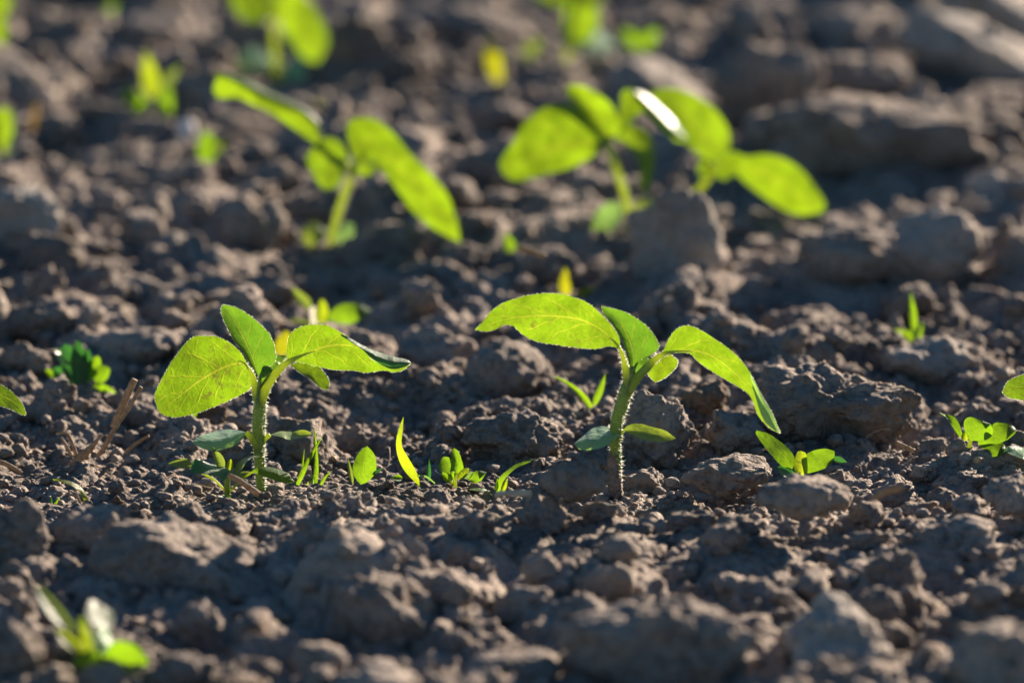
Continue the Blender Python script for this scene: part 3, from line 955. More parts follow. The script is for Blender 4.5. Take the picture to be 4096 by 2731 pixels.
# the many further small clods: one object
cv, cf = [], []; n0 = 0
LUMPS = []
for i in range(22):
    P, F = clod_shape(1500 + i, 4 if i < 10 else 3, .008, int(r2.integers(6, 13)), r2.uniform(.16, .30), gk=1.0, sharp=r2.uniform(7, 20))
    LUMPS.append((P * np.array([1, r2.uniform(.7, 1), r2.uniform(.5, .85)]), F))
made = 0
for k in range(9000):
    if made >= 1500: break
    y = 1.98 + 1.5 * r2.random() ** 1.15; x = r2.uniform(-.30, .30) * max(1, y / 2.44)
    r = .0032 * (4.2 ** (r2.random() ** 1.5))
    if any(abs(x - q[0]) < r + .007 and -(.02 + 1.6 * r) < y - q[1] < r + .006 for q in PIN_P): continue
    if any(abs(x - c[0]) < c[2] * .8 + r * .5 and -c[2] - r - .006 < y - c[1] < c[2] * .6 for c in CLODS[:NHAND]) and r > .0045: continue
    z = grid_z(x, y)
    pp = project((x, y, z + r))
    hw = r / mpp(y)
    if any(y < q[4] + .012 and q[0] - hw * .5 < pp[0] < q[2] + hw * .5 and q[1] - hw < pp[1] < q[3] + hw * .2 for q in KEEPB) and r > .004: continue
    V, F = LUMPS[int(r2.integers(0, 10 if 2.2 < y < 2.6 and r > .005 else 22))]
    a = r2.uniform(0, 6.28); b = r2.normal(0, .4)
    ca, sa, cb, sb = math.cos(a), math.sin(a), math.cos(b), math.sin(b)
    V = np.stack([V[:, 0], V[:, 1] * cb - V[:, 2] * sb, V[:, 1] * sb + V[:, 2] * cb], 1)
    V = np.stack([V[:, 0] * ca - V[:, 1] * sa, V[:, 0] * sa + V[:, 1] * ca, V[:, 2]], 1) * r + np.array([x, y, z + r * .28])
    cv.append(V); cf.append(F + n0); n0 += len(V); made += 1
lumps = bpy.data.objects.new('small_clods', np_mesh('small_clods', np.concatenate(cv), np.concatenate(cf), 'clod'))
col.objects.link(lumps)
tag(lumps, 'countless small crumbly clods covering the tilled soil', 'small clods', None, 'stuff')

# crumbs nobody could count: one object
cv, cf = [], []
tv = []
for i in range(12):
    d, F = ico(2)
    r_ = np.random.default_rng(300 + i)
    rr = 1 + .38 * perlin3(d * 1.5 + r_.uniform(0, 30, 3), 1) + .2 * perlin3(d * 3.4 + r_.uniform(0, 30, 3), 2)
    tv.append((d * rr[:, None] * np.array([1, r_.uniform(.7, 1), r_.uniform(.6, .9)]), F))
n0 = 0
for k in range(6200):
    if k < 3400:
        y = 2.0 + 1.3 * r2.random() ** 1.25; x = r2.uniform(-.24, .24) * y / 2.44
    elif k >= 6000:
        q = PIN_P[k % 5]; an = r2.uniform(0, 6.28); rr_ = r2.uniform(.003, .010); x, y = q[0] + rr_ * math.cos(an), q[1] + rr_ * math.sin(an) + .002
    else:
        x, y = r2.uniform(-.27, .27), r2.uniform(2.26, 2.58)
    r = .0010 * (4.2 ** (r2.random() ** 2.2))
    if any(abs(x - s[0]) < .006 and -.03 < y - s[1] < .005 for s in PIN_P) and r > .0022: continue
    z = grid_z(x, y)
    V, F = tv[k % 12]
    a = r2.uniform(0, 6.28); ca, sa = math.cos(a), math.sin(a)
    V = np.stack([V[:, 0] * ca - V[:, 1] * sa, V[:, 0] * sa + V[:, 1] * ca, V[:, 2]], 1) * r + np.array([x, y, z + r * .35])
    cv.append(V); cf.append(F + n0); n0 += len(V)
crumbs = bpy.data.objects.new('soil_crumbs', np_mesh('soil_crumbs', np.concatenate(cv), np.concatenate(cf), 'clod'))
col.objects.link(crumbs)
tag(crumbs, 'fine loose crumbs of dry soil scattered over the field', 'soil crumbs', None, 'stuff')
# ------------------------------------------------------------------ seedlings of the first row (in focus)
G1 = 'seedlings of the first row'; G2 = 'seedlings of the second row'; G3 = 'seedlings of the third row'


def part(name, mats, par, fn, label=None):
    mb = MB(); fn(mb)
    o = mb.build(name, mats, par)
    if label: o['label'] = label
    return o


def leaf(par, f, y0, M, L, R, mat='sun', dM=0, dL=0, dR=0, hairs=0, serr=0.0, petiole=None, pr=(1.2, .9), pd=0, flap=None, flapmat='weeddark', name='leaf', label=None, phairs=0, n=46, m=25):
    mb = MB()
    leaf_into(mb, f, y0, M, L, R, dM, dL, dR, n=n, m=m, hairs=hairs, serr=serr)
    if flap:
        leaf_into(mb, f, y0, *flap[:3], *flap[3:], n=n, m=13, hairs=hairs, mi=3)
    if petiole:
        tube(mb, f, y0, petiole, pr, pd, n=18, hairs=phairs, mi=2, seg=10)
    o = mb.build(name, [mat, 'hair', 'petiole'] + ([flapmat] if flap else []), par)
    if label: o['label'] = label
    return o


def stem(par, f, y0, pts, r, hairs=0, d=0, mat='stem', wob=.03, hlen=(.0004, .0014)):
    mb = MB(); tube(mb, f, y0, pts, r, d, n=34, hairs=hairs, wob=wob, hlen=hlen)
    return mb.build('stem', [mat, 'hair'], par)


s, y = root('seedling', 'A', (848, 1440), 'young broad-leaved seedling in focus on the left, upright spotted middle leaf', 'seedling', G1)
stem(s, 'A', y, [(853, 1500), (850, 1440), (840, 1330), (833, 1200), (830, 1060), (828, 940), (836, 830), (838, 740), (842, 660), (850, 600)], (1.9, 2.1, 2.25, 2.3, 2.5, 2.75, 2.9, 2.6, 1.8, 1.0), 1200)
leaf(s, 'A', y, [(770, 600), (735, 535), (660, 530), (540, 575), (400, 657), (260, 765), (128, 862)],
     [(770, 600), (715, 470), (640, 395), (560, 350), (480, 337), (370, 345), (300, 410), (220, 520), (150, 640), (103, 750), (118, 830), (128, 862)],
     [(770, 600), (785, 655), (765, 705), (700, 748), (560, 812), (400, 872), (260, 902), (180, 893), (128, 862)],
     'sun', [0, 0, -2, -5, -8], [0, -3, -6, -8, -9, -8], [0, 2, 3, -2, -8], hairs=3, serr=.012,
     petiole=[(815, 790), (802, 700), (785, 610), (735, 530), (690, 505)], pr=(1.7, 1.5, 1.1, .6, .1), pd=[0, 0, 0, 0, 0], phairs=220)
leaf(s, 'A', y, [(825, 620), (790, 500), (740, 385), (690, 285), (640, 195), (577, 118)],
     [(825, 620), (760, 520), (715, 440), (660, 375), (618, 300), (580, 220), (563, 155), (577, 118)],
     [(825, 620), (885, 560), (940, 520), (945, 460), (928, 380), (890, 310), (820, 240), (740, 178), (660, 135), (577, 118)],
     'young', [1, -2, -3, -3], [1, -4, -5, -5, -3], [1, -4, -5, -5, -3], hairs=3, serr=.02)
leaf(s, 'A', y, [(1025, 522), (1150, 465), (1280, 415), (1420, 398), (1560, 432), (1720, 505), (1888, 525)],
     [(1025, 522), (1022, 430), (1040, 335), (1090, 288), (1160, 263), (1280, 260), (1350, 282), (1450, 345), (1600, 428), (1750, 478), (1860, 505), (1888, 525)],
     [(1025, 522), (1100, 515), (1220, 545), (1350, 572), (1480, 577), (1580, 592), (1700, 577), (1770, 590), (1840, 572), (1888, 525)],
     'sun', [0, 0, 0, 1, 1, 0], [0, -3, -4, -3, -2, 0], [0, 2, 4, 5, 4, 0], hairs=3, serr=.012,
     petiole=[(848, 820), (868, 720), (915, 640), (970, 570), (1030, 520), (1130, 472), (1220, 440)], pr=(1.7, 2.1, 1.9, 1.7, 1.2, .6, .1), pd=[-1, -1, -1, -.5, 0, 0], phairs=260,
     flap=([(1400, 330), (1500, 392), (1600, 452), (1730, 512), (1888, 523)],
           [(1400, 322), (1450, 345), (1600, 427), (1750, 476), (1860, 503), (1888, 523)],
           [(1400, 335), (1540, 425), (1610, 490), (1690, 542), (1760, 568), (1845, 552), (1888, 523)], [-3.2, -5.5, -7, -6, -1], [-3, -3, -3, -2, 0], [-3.4, -6, -7, -6, -1]))
leaf(s, 'A', y, [(1050, 540), (1150, 580), (1230, 640), (1313, 716)], [(1050, 540), (1130, 507), (1230, 540), (1282, 590), (1318, 650), (1313, 716)],
     [(1050, 540), (1110, 590), (1180, 632), (1250, 692), (1292, 712), (1313, 716)], 'sunplain', [5, 7, 8], [5, 9, 9], [5, 5, 8], hairs=2)
leaf(s, 'A', y, [(850, 610), (930, 540), (1018, 474)], [(850, 610), (900, 535), (945, 474), (1018, 474)], [(850, 610), (950, 560), (1012, 515), (1018, 474)],
     'young', [3, 4, 5], [3, 5, 6], [3, 2, 4], n=24, m=13)
leaf(s, 'A', y, [(838, 700), (868, 620), (905, 545)], [(838, 700), (835, 640), (850, 570), (905, 545)], [(838, 700), (900, 650), (925, 590), (905, 545)],
     'young', [-2, -3, -1], [-2, 0, 0], [-2, -1, 0], n=24, m=13)
leaf(s, 'A', y, [(738, 1008), (640, 1040), (520, 1066), (362, 1076)],
     [(738, 1008), (690, 994), (600, 987), (500, 1008), (420, 1030), (362, 1076)], [(738, 1008), (715, 1055), (640, 1108), (540, 1133), (470, 1132), (400, 1103), (362, 1076)],
     'cot', [-1, -3, -3, -1], [-1, 9, 12, 7, -1], [-1, -7, -10, -7, -1], name='cotyledon', petiole=[(850, 1150), (810, 1100), (765, 1035), (738, 1008)], pr=(1.3, 1.5, 1.1), pd=[0, -2, -1], label='dull green left seed leaf with a sunlit patch')
leaf(s, 'A', y, [(905, 1025), (980, 1018), (1060, 1030), (1198, 1022)], [(905, 1025), (980, 1000), (1060, 1003), (1130, 990), (1180, 1003), (1198, 1022)],
     [(905, 1025), (980, 1040), (1040, 1060), (1100, 1052), (1160, 1040), (1198, 1022)], 'cotyel', [0, 1, 1], [0, 4, 5, 3, 1], [0, -4, -3, 1], name='cotyledon',
     petiole=[(852, 1075), (872, 1050), (905, 1025)], pr=(1.4, 1.0), label='yellowish narrow right seed leaf')

s, y = root('seedling', 'B', (1108, 1492), 'young broad-leaved seedling in focus on the right, long arching leaf on each side', 'seedling', G1)
stem(s, 'B', y, [(1108, 1560), (1105, 1480), (1100, 1350), (1100, 1230), (1090, 1120), (1098, 1000), (1120, 900), (1152, 800), (1175, 720), (1195, 660), (1205, 600)], (1.6, 1.7, 1.9, 2.0, 2.2, 2.5, 2.7, 2.8, 2.9, 2.4, 1.2), 1200)
leaf(s, 'B', y, [(1120, 485), (1060, 420), (980, 350), (850, 292), (700, 272), (540, 270), (400, 287), (280, 315), (163, 360)],
     [(1120, 485), (1120, 420), (1080, 350), (1000, 260), (900, 180), (780, 135), (660, 120), (540, 130), (430, 155), (340, 190), (270, 240), (215, 310), (163, 360)],
     [(1120, 485), (1050, 470), (960, 487), (870, 482), (780, 470), (640, 450), (550, 430), (470, 385), (420, 338), (360, 330), (300, 360), (230, 372), (163, 360)],
     'sun', [0, 0, 0, 0, 0], [0, -3, -5, -4, 0], [0, 2, 4, 3, 0], hairs=3, serr=.015,
     petiole=[(1172, 740), (1160, 620), (1140, 530), (1110, 465), (1050, 405)], pr=(1.6, 1.7, 1.1, .6, .1), pd=[-1, -1, -.5, 0, 0], phairs=240)
leaf(s, 'B', y, [(1205, 680), (1212, 540), (1190, 440), (1140, 340), (1080, 270), (1002, 204)],
     [(1205, 680), (1165, 520), (1140, 430), (1110, 380), (1060, 310), (1010, 250), (1002, 204)],
     [(1205, 680), (1250, 570), (1330, 525), (1378, 480), (1362, 420), (1300, 340), (1220, 280), (1130, 235), (1002, 204)],
     'young', [1, -2, -3, -3], [1, -4, -5, -5, -3], [1, -4, -5, -5, -3], hairs=2, serr=.02)
leaf(s, 'B', y, [(1400, 520), (1480, 500), (1580, 497), (1700, 520), (1820, 595), (1920, 690), (1990, 775), (2045, 870), (2105, 955), (2183, 1044)],
     [(1400, 520), (1440, 430), (1490, 360), (1560, 333), (1640, 355), (1760, 430), (1870, 510), (1960, 610), (2010, 700), (2060, 800), (2120, 900), (2183, 1044)],
     [(1400, 520), (1500, 512), (1580, 517), (1640, 572), (1740, 642), (1860, 712), (1960, 775), (2000, 835), (2030, 920), (2080, 982), (2130, 1022), (2183, 1044)],
     'sun', [0, 0, -1, -4, -8, -11], [0, -3, -4, -6, -9, -11], [0, 2, 3, 0, -4, -11], hairs=3, serr=.012,
     petiole=[(1175, 790), (1220, 700), (1280, 630), (1345, 565), (1410, 518), (1500, 503), (1600, 500)], pr=(1.5, 2.0, 1.8, 1.4, .9, .4, .1), pd=[-1, -1, 0, 0, 0, 0], phairs=240, flapmat='cot',  # twisted tip, upper side: the glare on it is put into a paler colour
     flap=([(1990, 700), (2052, 830), (2110, 940), (2183, 1044)], [(1975, 640), (2012, 702), (2062, 802), (2122, 900), (2183, 1044)], [(2000, 740), (2030, 850), (2072, 955), (2130, 1015), (2183, 1044)], [-9, -11, -12], [-9.5, -10, -12], [-6, -10, -12]))
leaf(s, 'B', y, [(1468, 538), (1410, 620), (1355, 708)], [(1468, 538), (1400, 552), (1325, 612), (1303, 640), (1325, 680), (1355, 708)], [(1468, 538), (1503, 562), (1490, 612), (1440, 662), (1400, 690), (1355, 708)],
     'sunplain', [6, 7, 8], [6, 8, 9], [6, 5, 8], hairs=2, petiole=[(1230, 690), (1340, 590), (1440, 535), (1470, 540)], pr=(1.0, .7), pd=[2, 5, 6])
leaf(s, 'B', y, [(1230, 680), (1290, 590), (1340, 535)], [(1230, 680), (1225, 600), (1270, 545), (1340, 535)], [(1230, 680), (1300, 650), (1345, 590), (1340, 535)], 'young', [0, -1, 1], [0, 1, 2], [0, 0, 2], n=24, m=13)
leaf(s, 'B', y, [(1118, 1018), (1020, 1062), (920, 1087), (820, 1112)], [(1118, 1018), (1105, 985), (1050, 1003), (1000, 996), (940, 1012), (880, 1060), (820, 1112)],
     [(1118, 1018), (1120, 1050), (1080, 1092), (1020, 1132), (950, 1152), (860, 1152), (820, 1112)], 'cot', [0, -4, -5, -3], [0, 7, 10, 5, -3], [0, -7, -12, -9, -3], name='cotyledon',
     petiole=[(1120, 1090), (1120, 1050), (1112, 1018)], pr=(1.2, 1.0), label='pale blue-green left seed leaf')
leaf(s, 'B', y, [(1140, 1025), (1260, 1035), (1380, 1058), (1492, 1078)], [(1140, 1025), (1180, 990), (1250, 980), (1330, 1000), (1420, 1025), (1492, 1078)],
     [(1140, 1025), (1200, 1052), (1280, 1087), (1390, 1100), (1450, 1092), (1492, 1078)], 'cotyel', [0, 1, 1], [0, 3, 3, 1], [0, -4, -3, 1], name='cotyledon', petiole=[(1112, 1070), (1125, 1045), (1145, 1025)], pr=(1.3, 1.0), label='yellow stained right seed leaf')
mb = MB()
tube(mb, 'B', y, [(1100, 1520), (1092, 1400), (1085, 1300), (1078, 1220), (1085, 1165)], (2.6, 2.9, 3.0, 2.7, 2.0), 0, n=40, wob=.10, seg=26)
mb.build('soil_crust', ['clod'], s)

# seedlings cut by the picture edges, first row
s, y = root('seedling', 'L', (-260, 1790), 'seedling at the left picture edge showing only a single leaf tip', 'seedling', G1, 2.36)
stem(s, 'L', y, [(-262, 1830), (-260, 1790), (-255, 1500), (-250, 1150)], (2.2, 2.4, 2.0), 0)
leaf(s, 'L', y, [(-250, 1150), (-120, 1100), (0, 1135), (90, 1185), (178, 1277)], [(-250, 1150), (-140, 1020), (0, 1070), (80, 1120), (150, 1200), (178, 1277)], [(-250, 1150), (-140, 1190), (0, 1215), (80, 1240), (140, 1272), (178, 1277)],
     'sun', [0, -2, -4], [0, 3, 0, -4], [0, -5, -6, -4], hairs=3)
s, y = root('seedling', 'M', (2420, 1640), 'seedling at the right picture edge showing a yellow-green leaf tip and blue-green seed leaf', 'seedling', G1, 2.35)
stem(s, 'M', y, [(2420, 1680), (2420, 1640), (2420, 1450), (2410, 1200)], (2.2, 2.4, 2.0), 0)
leaf(s, 'M', y, [(2410, 1180), (2250, 1170), (2130, 1180), (2053, 1205)], [(2410, 1180), (2280, 1080), (2130, 1113), (2078, 1150), (2053, 1205)], [(2410, 1180), (2250, 1255), (2150, 1250), (2085, 1235), (2053, 1205)],
     'sun', [0, -3, -5], [0, 2, -2, -5], [0, -6, -7, -5], hairs=3)
leaf(s, 'G', y, [(2500, 320), (2350, 310), (2195, 300)], [(2500, 320), (2350, 280), (2240, 262), (2195, 300)], [(2500, 320), (2400, 370), (2290, 345), (2195, 300)], 'cot', [0, -3, -3], [0, 4, -3], [0, -9, -3], name='cotyledon')

# ------------------------------------------------------------------ second row (blurred)
s, y = root('seedling', 'C', (1078, 1385), 'blurred second row seedling on the left with a long glaring leaf reaching up left', 'seedling', G2)
stem(s, 'C', y, [(1074, 1430), (1080, 1380), (1100, 1270), (1150, 1100), (1200, 950), (1240, 850), (1262, 770)], (1.72, 1.87, 2.03, 2.18, 1.72), 500, mat='petiole')
leaf(s, 'C', y, [(1070, 720), (990, 575), (900, 490), (760, 418), (640, 382), (500, 318), (390, 268), (300, 180)],
     [(1070, 720), (1010, 585), (985, 505), (885, 421), (765, 364), (630, 307), (473, 227), (310, 178), (292, 174)],
     [(1070, 720), (930, 625), (820, 545), (700, 462), (560, 395), (430, 335), (310, 340), (265, 280), (300, 180)],
     'sunplain', [0, 0, 0, 0], [0, 0, 0, 0, 0], [0, 2, 3, 2, 0], flapmat='sunplain', flap=([(1070, 720), (1014, 577), (992, 497), (892, 410), (772, 352), (635, 293), (477, 211), (305, 164), (288, 171)], [(1070, 720), (1018, 570), (1000, 490), (900, 400), (780, 340), (640, 280), (480, 195), (300, 150), (285, 168)], [(1070, 720), (1010, 585), (985, 505), (885, 421), (765, 364), (630, 307), (473, 227), (310, 178), (292, 174)], [0, 1, 2, 2, 1], [0, 3, 5, 5, 2], [0, 0, 0, 0, 0]), petiole=[(1250, 850), (1190, 790), (1110, 740), (1040, 680)], pr=(1.7, 1.5, .9), n=40)
leaf(s, 'C', y, [(1205, 750), (1130, 800), (1070, 880), (1042, 972)], [(1205, 750), (1150, 640), (1060, 610), (960, 680), (915, 760), (955, 860), (1000, 935), (1042, 972)], [(1205, 750), (1185, 840), (1160, 920), (1100, 968), (1042, 972)],
     'sunplain', [0, -3, -6], [0, 0, -3, -6], [0, -4, -6], n=30)
leaf(s, 'C', y, [(1258, 790), (1300, 650), (1390, 650), (1480, 740), (1600, 850), (1720, 990), (1830, 1130), (1920, 1240), (1990, 1340)],
     [(1258, 790), (1200, 600), (1210, 510), (1280, 475), (1400, 490), (1520, 580), (1640, 720), (1780, 860), (1880, 980), (1950, 1120), (1975, 1250), (1990, 1340)],
     [(1258, 790), (1320, 770), (1400, 785), (1460, 865), (1540, 965), (1630, 1095), (1720, 1185), (1820, 1255), (1890, 1295), (1990, 1340)],
     'sunplain', [0, 0, -2, -5], [0, -2, -3, -5, -5], [0, 2, 2, 0, -5], petiole=[(1235, 880), (1265, 800), (1330, 720)], pr=(1.7, .9))
leaf(s, 'C', y, [(1245, 860), (1330, 800), (1420, 790)], [(1245, 860), (1300, 780), (1420, 790)], [(1245, 860), (1330, 880), (1400, 840), (1420, 790)], 'sunplain', [3, 4], [3, 5], [3, 2], n=20, m=11)
leaf(s, 'C', y, [(1070, 1280), (980, 1270), (885, 1310)], [(1070, 1280), (985, 1195), (905, 1235), (885, 1310)], [(1070, 1280), (1000, 1355), (920, 1365), (885, 1310)], 'cotyel', [0, -2, -3], [0, 7, -3], [0, -9, -3], name='cotyledon', n=24, m=13)
leaf(s, 'C', y, [(1115, 1285), (1180, 1280), (1252, 1262)], [(1115, 1285), (1180, 1205), (1240, 1215), (1252, 1262)], [(1115, 1285), (1165, 1380), (1225, 1355), (1252, 1262)], 'cot', [0, -2, -3], [0, 7, -3], [0, -9, -3], name='cotyledon', n=24, m=13)

s, y = root('seedling', 'D', (985, 1065), 'blurred second row seedling in the middle with a wide yellow-green leaf on its left', 'seedling', G2)
stem(s, 'D', y, [(994, 1110), (988, 1065), (965, 950), (940, 830), (895, 690), (855, 580), (838, 500)], (1.79, 1.95, 2.11, 1.72), 400, mat='petiole')
leaf(s, 'D', y, [(815, 505), (650, 505), (480, 545), (320, 620), (172, 700)], [(815, 505), (765, 420), (690, 340), (620, 280), (500, 263), (390, 310), (300, 390), (240, 500), (185, 570), (155, 630), (172, 700)],
     [(815, 505), (775, 565), (680, 625), (560, 675), (420, 705), (330, 735), (240, 742), (172, 700)], 'sunplain', [0, -1, -4, -6], [0, -3, -6, -7, -6], [0, 2, 1, -6], n=36)
leaf(s, 'D', y, [(845, 510), (810, 400), (720, 285), (650, 195), (585, 138)], [(845, 510), (760, 435), (690, 350), (630, 270), (578, 200), (585, 138)], [(845, 510), (908, 430), (895, 340), (840, 250), (760, 190), (680, 148), (585, 138)],
     'sunplain', [3, 6, 9], [3, 1, 3, 9], [3, 1, 3, 9], n=36)
leaf(s, 'D', y, [(880, 490), (935, 350), (975, 250), (1055, 235), (1150, 320), (1240, 410), (1330, 484)], [(880, 490), (905, 380), (912, 250), (925, 185), (980, 172), (1050, 232), (1120, 300), (1200, 390), (1265, 452), (1330, 484)],
     [(880, 490), (960, 395), (1010, 335), (1055, 315), (1120, 370), (1200, 450), (1280, 503), (1330, 484)], 'sunplain', [0, 0, 0, -1], [0, 0, 0, 0, -1], [0, 2, 2, 1, -1], flapmat='cot', flap=([(985, 175), (1066, 220), (1150, 297), (1235, 392), (1330, 484)], [(985, 168), (1080, 206), (1180, 293), (1270, 390), (1330, 484)], [(985, 180), (1050, 234), (1120, 302), (1200, 392), (1330, 484)], [0, 4, 7, 6, -1], [0, 8, 14, 12, -1], [0, -.3, -.3, -.3, -1]), n=36)  # flap: glare on the upward-facing strip is put into its pale colour
leaf(s, 'D', y, [(885, 500), (1000, 470), (1070, 560), (1080, 680), (1075, 822)], [(885, 500), (930, 410), (1000, 392), (1075, 430), (1115, 500), (1125, 590), (1115, 700), (1075, 822)],
     [(885, 500), (950, 520), (1000, 580), (1035, 640), (1030, 740), (1040, 800), (1075, 822)], 'sunplain', [0, -2, -4], [0, 4, 2, -4], [0, -4, -5, -4], n=30)
leaf(s, 'D', y, [(930, 900), (840, 985), (685, 1098)], [(930, 900), (850, 875), (780, 920), (715, 1000), (680, 1065), (685, 1098)], [(930, 900), (905, 1005), (840, 1063), (760, 1103), (685, 1098)], 'cot', [0, -3, -5], [0, 4, -5], [0, -9, -5], name='cotyledon', n=24, m=13, label='dark green left seed leaf')
leaf(s, 'D', y, [(985, 905), (1100, 905), (1225, 895)], [(985, 905), (1060, 845), (1150, 868), (1225, 895)], [(985, 905), (1060, 975), (1150, 930), (1225, 895)], 'cotyel', [0, -1, -1], [0, 6, -1], [0, -6, -1], name='cotyledon', n=24, m=13)

s, y = root('seedling', 'D', (1310, 960), 'blurred second row seedling leaning right, its foot hidden behind the upright grey clod', 'seedling', G2)
stem(s, 'D', y, [(1300, 1000), (1315, 950), (1380, 830), (1430, 770), (1480, 700), (1505, 640)], (1.72, 2.03, 2.11, 1.56), 0, mat='petiole')
leaf(s, 'D', y, [(1500, 630), (1470, 530), (1390, 420), (1290, 300), (1175, 158)], [(1500, 630), (1420, 592), (1330, 515), (1250, 425), (1150, 305), (1095, 205), (1175, 158)], [(1500, 630), (1582, 560), (1602, 480), (1575, 390), (1500, 290), (1400, 218), (1280, 168), (1175, 158)],
     'sunplain', [0, 2, 5, 8], [0, 0, 2, 8], [0, 1, 4, 8], n=36)
leaf(s, 'D', y, [(1490, 690), (1580, 650), (1680, 660), (1800, 692), (1950, 775), (2080, 870), (2185, 934)], [(1490, 690), (1540, 605), (1620, 560), (1700, 590), (1800, 578), (1930, 600), (2050, 678), (2130, 778), (2195, 880), (2185, 934)],
     [(1490, 690), (1560, 738), (1640, 700), (1680, 742), (1780, 822), (1880, 892), (1990, 945), (2080, 955), (2185, 934)], 'sunplain', [0, 0, -2, -4], [0, -2, -4, -4, -4], [0, 2, 2, 0, -4], n=36)
leaf(s, 'D', y, [(1480, 700), (1430, 670), (1400, 700)], [(1480, 700), (1445, 620), (1405, 640), (1400, 700)], [(1480, 700), (1440, 720), (1415, 722), (1400, 700)], 'sunplain', [0, -2], [0, 0], [0, -3], n=18, m=9)

s, y = root('seedling', 'I', (40, 1070), 'blurred second row seedling cut by the left picture edge with a hanging bright leaf', 'seedling', G2)
stem(s, 'I', y, [(40, 1100), (40, 1060), (20, 950), (0, 800)], (1.72, 1.87, 1.56), 0, mat='petiole')
leaf(s, 'I', y, [(10, 720), (25, 850), (30, 990)], [(10, 720), (-70, 800), (-50, 940), (30, 990)], [(10, 720), (75, 750), (90, 850), (75, 930), (30, 990)], 'sunplain', [0, -4, -6], [0, -4, -6], [0, -6, -6], n=24, m=13)
leaf(s, 'I', y, [(30, 1040), (70, 1035), (118, 1045)], [(30, 1040), (70, 1000), (118, 1045)], [(30, 1040), (70, 1080), (118, 1045)], 'cot', [0, -2], [0, 3], [0, -6], name='cotyledon', n=18, m=9)

# ------------------------------------------------------------------ third row (very blurred)
s, y = root('seedling', 'I', (1870, 560), 'very blurred far seedling at the top left with a big drooping bright leaf', 'seedling', G3)
stem(s, 'I', y, [(1872, 600), (1868, 550), (1855, 400), (1845, 250), (1845, 40)], (1.79, 2.03, 1.72), 0, mat='petiole')
leaf(s, 'I', y, [(1845, 50), (1720, 30), (1540, -60)], [(1845, 50), (1720, -100), (1530, -80), (1530, -60)], [(1845, 50), (1800, 130), (1700, 155), (1610, 115), (1565, 40), (1530, -60)], 'sunplain', [0, -4, -4], [0, 3, -4], [0, -9, -4], n=30, m=15)
leaf(s, 'I', y, [(1850, 20), (1950, 70), (2040, 200), (2110, 330), (2135, 430)], [(1850, 20), (1970, -70), (2085, 20), (2170, 160), (2205, 290), (2135, 430)], [(1850, 20), (1890, 180), (1950, 270), (2010, 360), (2080, 415), (2135, 430)], 'sunplain', [0, -2, -5], [0, -3, -5], [0, 1, -6], n=30, m=15)
leaf(s, 'I', y, [(1848, 20), (1820, -120), (1850, -280)], [(1848, 20), (1730, -120), (1850, -280)], [(1848, 20), (1930, -130), (1850, -280)], 'sunplain', [2, 6, 8], [2, 4, 8], [2, 4, 8], n=24, m=13)
leaf(s, 'I', y, [(1860, 440), (1720, 400), (1570, 425)], [(1860, 440), (1750, 325), (1640, 340), (1570, 425)], [(1860, 440), (1740, 475), (1640, 465), (1570, 425)], 'cot', [0, 0, -2], [0, 14, -2], [0, -10, -2], name='cotyledon', n=24, m=13)
leaf(s, 'I', y, [(1880, 490), (1970, 465), (2065, 475)], [(1880, 490), (1960, 385), (2040, 400), (2065, 475)], [(1880, 490), (1960, 550), (2030, 540), (2065, 475)], 'cot', [0, 0, -2], [0, 14, -2], [0, -10, -2], name='cotyledon', n=24, m=13)

s, y = root('seedling', 'J', (1450, 430), 'very blurred far seedling at the top centre with a white glaring seed leaf', 'seedling', G3)
stem(s, 'J', y, [(1440, 470), (1450, 420), (1490, 250), (1530, 60), (1540, -80)], (1.79, 2.03, 1.72), 0, mat='petiole')
leaf(s, 'J', y, [(1545, -80), (1555, 100), (1510, 350)], [(1545, -80), (1450, 0), (1440, 150), (1435, 280), (1510, 350)], [(1545, -80), (1645, 0), (1672, 120), (1645, 220), (1585, 330), (1510, 350)], 'sunplain', [-2, -5, -7], [-2, -3, -7], [-2, -4, -7], n=30, m=15)
leaf(s, 'J', y, [(1540, -60), (1400, -30), (1230, -20)], [(1540, -60), (1390, -110), (1230, -20)], [(1540, -60), (1400, 35), (1230, -20)], 'sunplain', [0, -3, -4], [0, 4, -4], [0, -7, -4], n=24, m=13)
leaf(s, 'J', y, [(1540, -60), (1620, -40), (1720, 20)], [(1540, -60), (1640, -110), (1720, 20)], [(1540, -60), (1620, 20), (1720, 20)], 'sunplain', [2, 1, 0], [2, 5, 0], [2, -2, 0], n=24, m=13)
leaf(s, 'J', y, [(1450, 240), (1620, 275), (1795, 325)], [(1450, 240), (1560, 190), (1710, 230), (1795, 325)], [(1450, 240), (1560, 335), (1700, 378), (1795, 325)], 'cot', [-4, -3, -3], [-4, 14, 14, -3], [-4, -13, -13, -3], name='cotyledon', n=24, m=13, label='white glaring seed leaf')

s, y = root('seedling', 'I', (-30, 420), 'far seedling in the top left corner showing the rim of one leaf', 'seedling', G3)
stem(s, 'I', y, [(-32, 460), (-30, 420), (-40, 200)], (1.72, 1.87, 1.56), 0, mat='petiole')
leaf(s, 'I', y, [(40, -60), (-20, 150), (0, 345)], [(40, -60), (-90, 0), (-100, 200), (0, 345)], [(40, -60), (80, 10), (30, 130), (38, 240), (0, 345)], 'sunplain', [0, -4, -6], [0, -2, -6], [0, -4, -6], n=24, m=13)


# ------------------------------------------------------------------ weeds and grass
def sl(par, f, y0, base, tip, w, mat='weed', name='leaf', **k):
    mb = MB(); sleaf_into(mb, f, y0, base, tip, w, **k)
    return mb.build(name, [mat], par)


def st(par, f, y0, pts, r=.6, mat='petiole', d=0, name='stem'):
    mb = MB(); tube(mb, f, y0, pts, r, d, n=14, seg=8)
    return mb.build(name, [mat], par)


